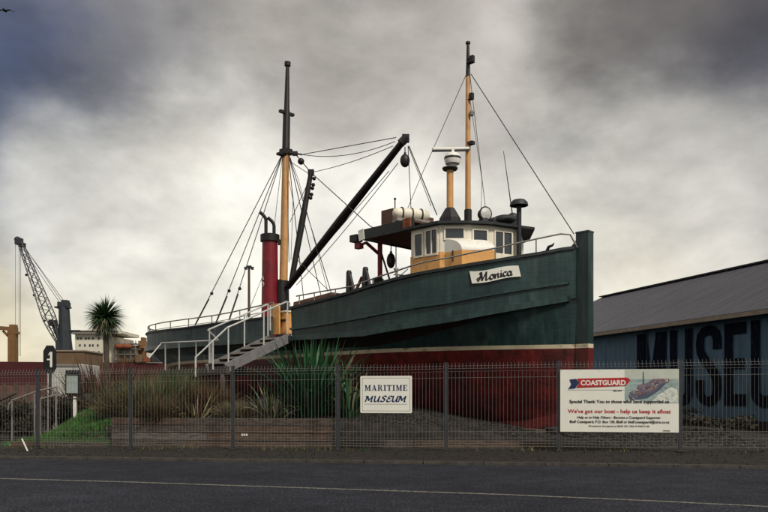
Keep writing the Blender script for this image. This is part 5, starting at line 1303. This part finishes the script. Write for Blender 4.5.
# freighter's name-like marks left out: too small to read
# ship's crane, ochre, far left
yc = thing('ship_crane', (X_at(11, 140), 140, 0), 'ochre ship crane post with jib reaching out of the picture at far left', 'crane')
def zz_(py, Y): return EYE+(HY-py)/FPX*Y
b = MB(); b.beam(at(13, 362, 140), at(13, 327, 140), 1.4, 1.3); b.box(at(13.5, 328, 140), (1.1, 1.1, 1.2)); b.box(at(13.5, 333, 140), (1.7, 1.5, .5)); b.build('post', 'craneyel', yc)
b = MB(); b.beam(at(12, 329, 140), at(-8, 327.5, 140), .9, .7); b.beam(at(10, 338, 140), at(3, 331, 140), .35, .35); b.build('jib', 'craneyel', yc)
# mobile harbour crane
Yc = 120
hc = thing('harbour_crane', (X_at(65, Yc), Yc, 0), 'grey mobile harbour crane with lattice boom rising to the upper left', 'crane')
b = MB(); b.tube([at(65, 366, Yc), at(65.5, 345, Yc), at(64, 306, Yc)], [1.05, .98, .82], 12); b.box(at(64, 304.5, Yc), (1.5, 1.6, .7)); b.box(at(63, 307.5, Yc), (2.2, 1.4, .25)); b.box(at(65.5, 302.2, Yc), (.9, 1.2, .6)); b.build('tower', 'cranegrey', hc)
b = MB()
lo_, hi_ = at(59.5, 345, Yc), at(20.5, 243, Yc); ax = (hi_-lo_).normalized(); nrm = ax.cross(Vector((0, 1, 0))).normalized()
nb_ = 22; ch4 = []
for i in range(nb_+1):
    u = i/nb_; c0 = lerp(lo_, hi_, u); wv_ = (.25+.75*math.sin(min(1, u*3)*math.pi/2))*(1-.62*max(0, u-.25)/.75)
    ch4.append([c0+nrm*wv_*a+Vector((0, wv_*bb, 0)) for a, bb in ((-.8, -.8), (.8, -.8), (.8, .8), (-.8, .8))])
for j in range(4):
    b.tube([c4[j] for c4 in ch4], .09, 5)
for i in range(nb_):
    for j in range(4):
        a_, c_ = (ch4[i][j], ch4[i+1][(j+1) % 4]) if i % 2 else (ch4[i][(j+1) % 4], ch4[i+1][j]); b.tube([a_, c_], .05, 4, cap=False)
b.build('lattice_boom', 'lattice', hc)
b = MB(); b.box(at(19, 241.5, Yc), (1.0, .9, 1.0)); b.ball(at(17.5, 239.5, Yc), .5); b.box(at(22, 245, Yc), (1.0, .6, .6)); b.build('boom_tip', 'cranegrey', hc)
b = MB(); b.box(at(53, 323, Yc), (1.1, 1, .9)); b.beam(at(54, 325, Yc), at(61, 343, Yc), .6, .6); b.box(at(60, 347, Yc), (.8, 1.5, 2)); b.beam(at(66, 331, Yc), at(80, 331, Yc), .3, .3); b.beam(at(70, 335, Yc), at(73, 360, Yc), .25, .25); b.build('boom_ram', 'cranegrey', hc)
b = MB()
for (a_, c_) in (((24, 246), (62, 302)), ((23, 249), (60, 303)), ((22, 244), (64, 301)), ((15.5, 243), (15.5, 352)), ((19, 246), (19, 356)), ((20.5, 246), (20.5, 356))): b.tube([at(*a_, Yc), at(*c_, Yc)], .045 if a_[0] > 21 else .035, 4)
b.build('hoist_cable', 'lattice', hc)
b = MB()
for k in (.25, .5, .7): b.box(lerp(lo_, hi_, k)+Vector((-.9, 0, -.2)), (.35, .3, .35))
b.build('boom_lamp', 'cranegrey', hc)
# tan shed and wharf buildings
b = MB(); xa_, xb_ = X_at(52, 118), X_at(84, 118); sd_ = thing('wharf_shed', ((xa_+xb_)/2, 122, 0), 'tan wharf shed between the crane tower and the freighter superstructure', 'shed')
zt_s = zz_(351.5, 118); b.box(((xa_+xb_)/2, 122, zt_s/2), (xb_-xa_, 8, zt_s)); b.build('wall', 'tan', sd_); MB().box(((xa_+xb_)/2, 122, zt_s+.1), (xb_-xa_+.4, 8.4, .2)).build('roof', 'gutter', sd_)
b = MB(); xa_, xb_ = X_at(-60, 60), X_at(47, 60); s2 = thing('wharf_fence_wall', ((xa_+xb_)/2, 61, 0), 'long low tan wharf wall under the red freighter at left', 'wall')
b.box(((xa_+xb_)/2, 61, zz_(385, 60)/2), (xb_-xa_, .3, zz_(385, 60))); b.build('panel', 'brown', s2)
b = MB()
for i in range(10): b.box((lerp(xa_, xb_, i/9), 60.8, zz_(383.5, 60)/2), (.18, .18, zz_(383.5, 60)))
b.build('pillar', 'timber', s2)
# floodlight mast between the shrouds
Yl = 70; fl = thing('floodlight_mast', (X_at(249, Yl), Yl, 0), 'tall slender port floodlight mast standing behind the boat stern', 'lamp')
MB().tube([at(249, 394, Yl), at(249, 267, Yl)], [.16, .11], 8).build('pole', 'soffit', fl)
b = MB(); b.box(at(249, 267.5, Yl), (.9, .15, .12)); b.build('crossarm', 'cranegrey', fl)
for dx in (-3.2, -1.2, 1.2, 3.2):
    MB().box(at(249+dx, 267.5+(.9 if abs(dx) > 2 else -.6), Yl), (.24, .3, .22)).build('lamp_head', 'cranegrey', fl)
# far low hills and water
b = MB(); random.seed(3); pts = []
nH = 90
for i in range(nH+1):
    a = R(lerp(-75, 75, i/nH)); d = 1900; h = 8+7*math.sin(i*.35)+4*math.sin(i*.9+1); pts += [(d*math.sin(a), d*math.cos(a), -1), (d*1.1*math.sin(a), d*1.1*math.cos(a), h), (d*1.3*math.sin(a), d*1.3*math.cos(a), -1)]
b.mesh(pts, [(3*i, 3*i+3, 3*i+4, 3*i+1) for i in range(nH)]+[(3*i+1, 3*i+4, 3*i+5, 3*i+2) for i in range(nH)]); tag(b.build('hills', mat('far_hill', (.06, .075, .07), .9), loc=(0, 0, 0), smooth=True), kind='structure')
b = MB(); b.face([(-1500, 128, -.03), (1500, 128, -.03), (1500, 1890, -.03), (-1500, 1890, -.03)]); tag(b.build('water', mat('harbour_water', (.03, .045, .05), .15, bump=.3, bscale=2, scale=.05), loc=(0, 0, 0)), kind='structure')
# bird
bp = at(5, 10.5, 40); b = MB()
b.ball(bp, (.10, .16, .06), n=8, k=6)
for sg_ in (-1, 1):
    w0 = bp; w1 = bp+Vector((.26*sg_, .02, .04)); w2 = bp+Vector((.50*sg_, .08, -.06)); ch = Vector((0, .14, 0)); up = Vector((0, 0, .012))
    for a_, c_, ca, cc_ in ((w0, w1, 1, .8), (w1, w2, .8, .15)):
        b.hexa([a_-ch*ca/2, c_-ch*cc_/2, c_+ch*cc_/2, a_+ch*ca/2, a_-ch*ca/2+up, c_-ch*cc_/2+up, c_+ch*cc_/2+up, a_+ch*ca/2+up])
b.ball(bp+Vector((0, -.17, .01)), (.04, .06, .04), n=8, k=5)
tag(b.build('gull', 'skin', loc=bp), 'dark gull with spread wings flying in the top left corner of the sky', 'bird')
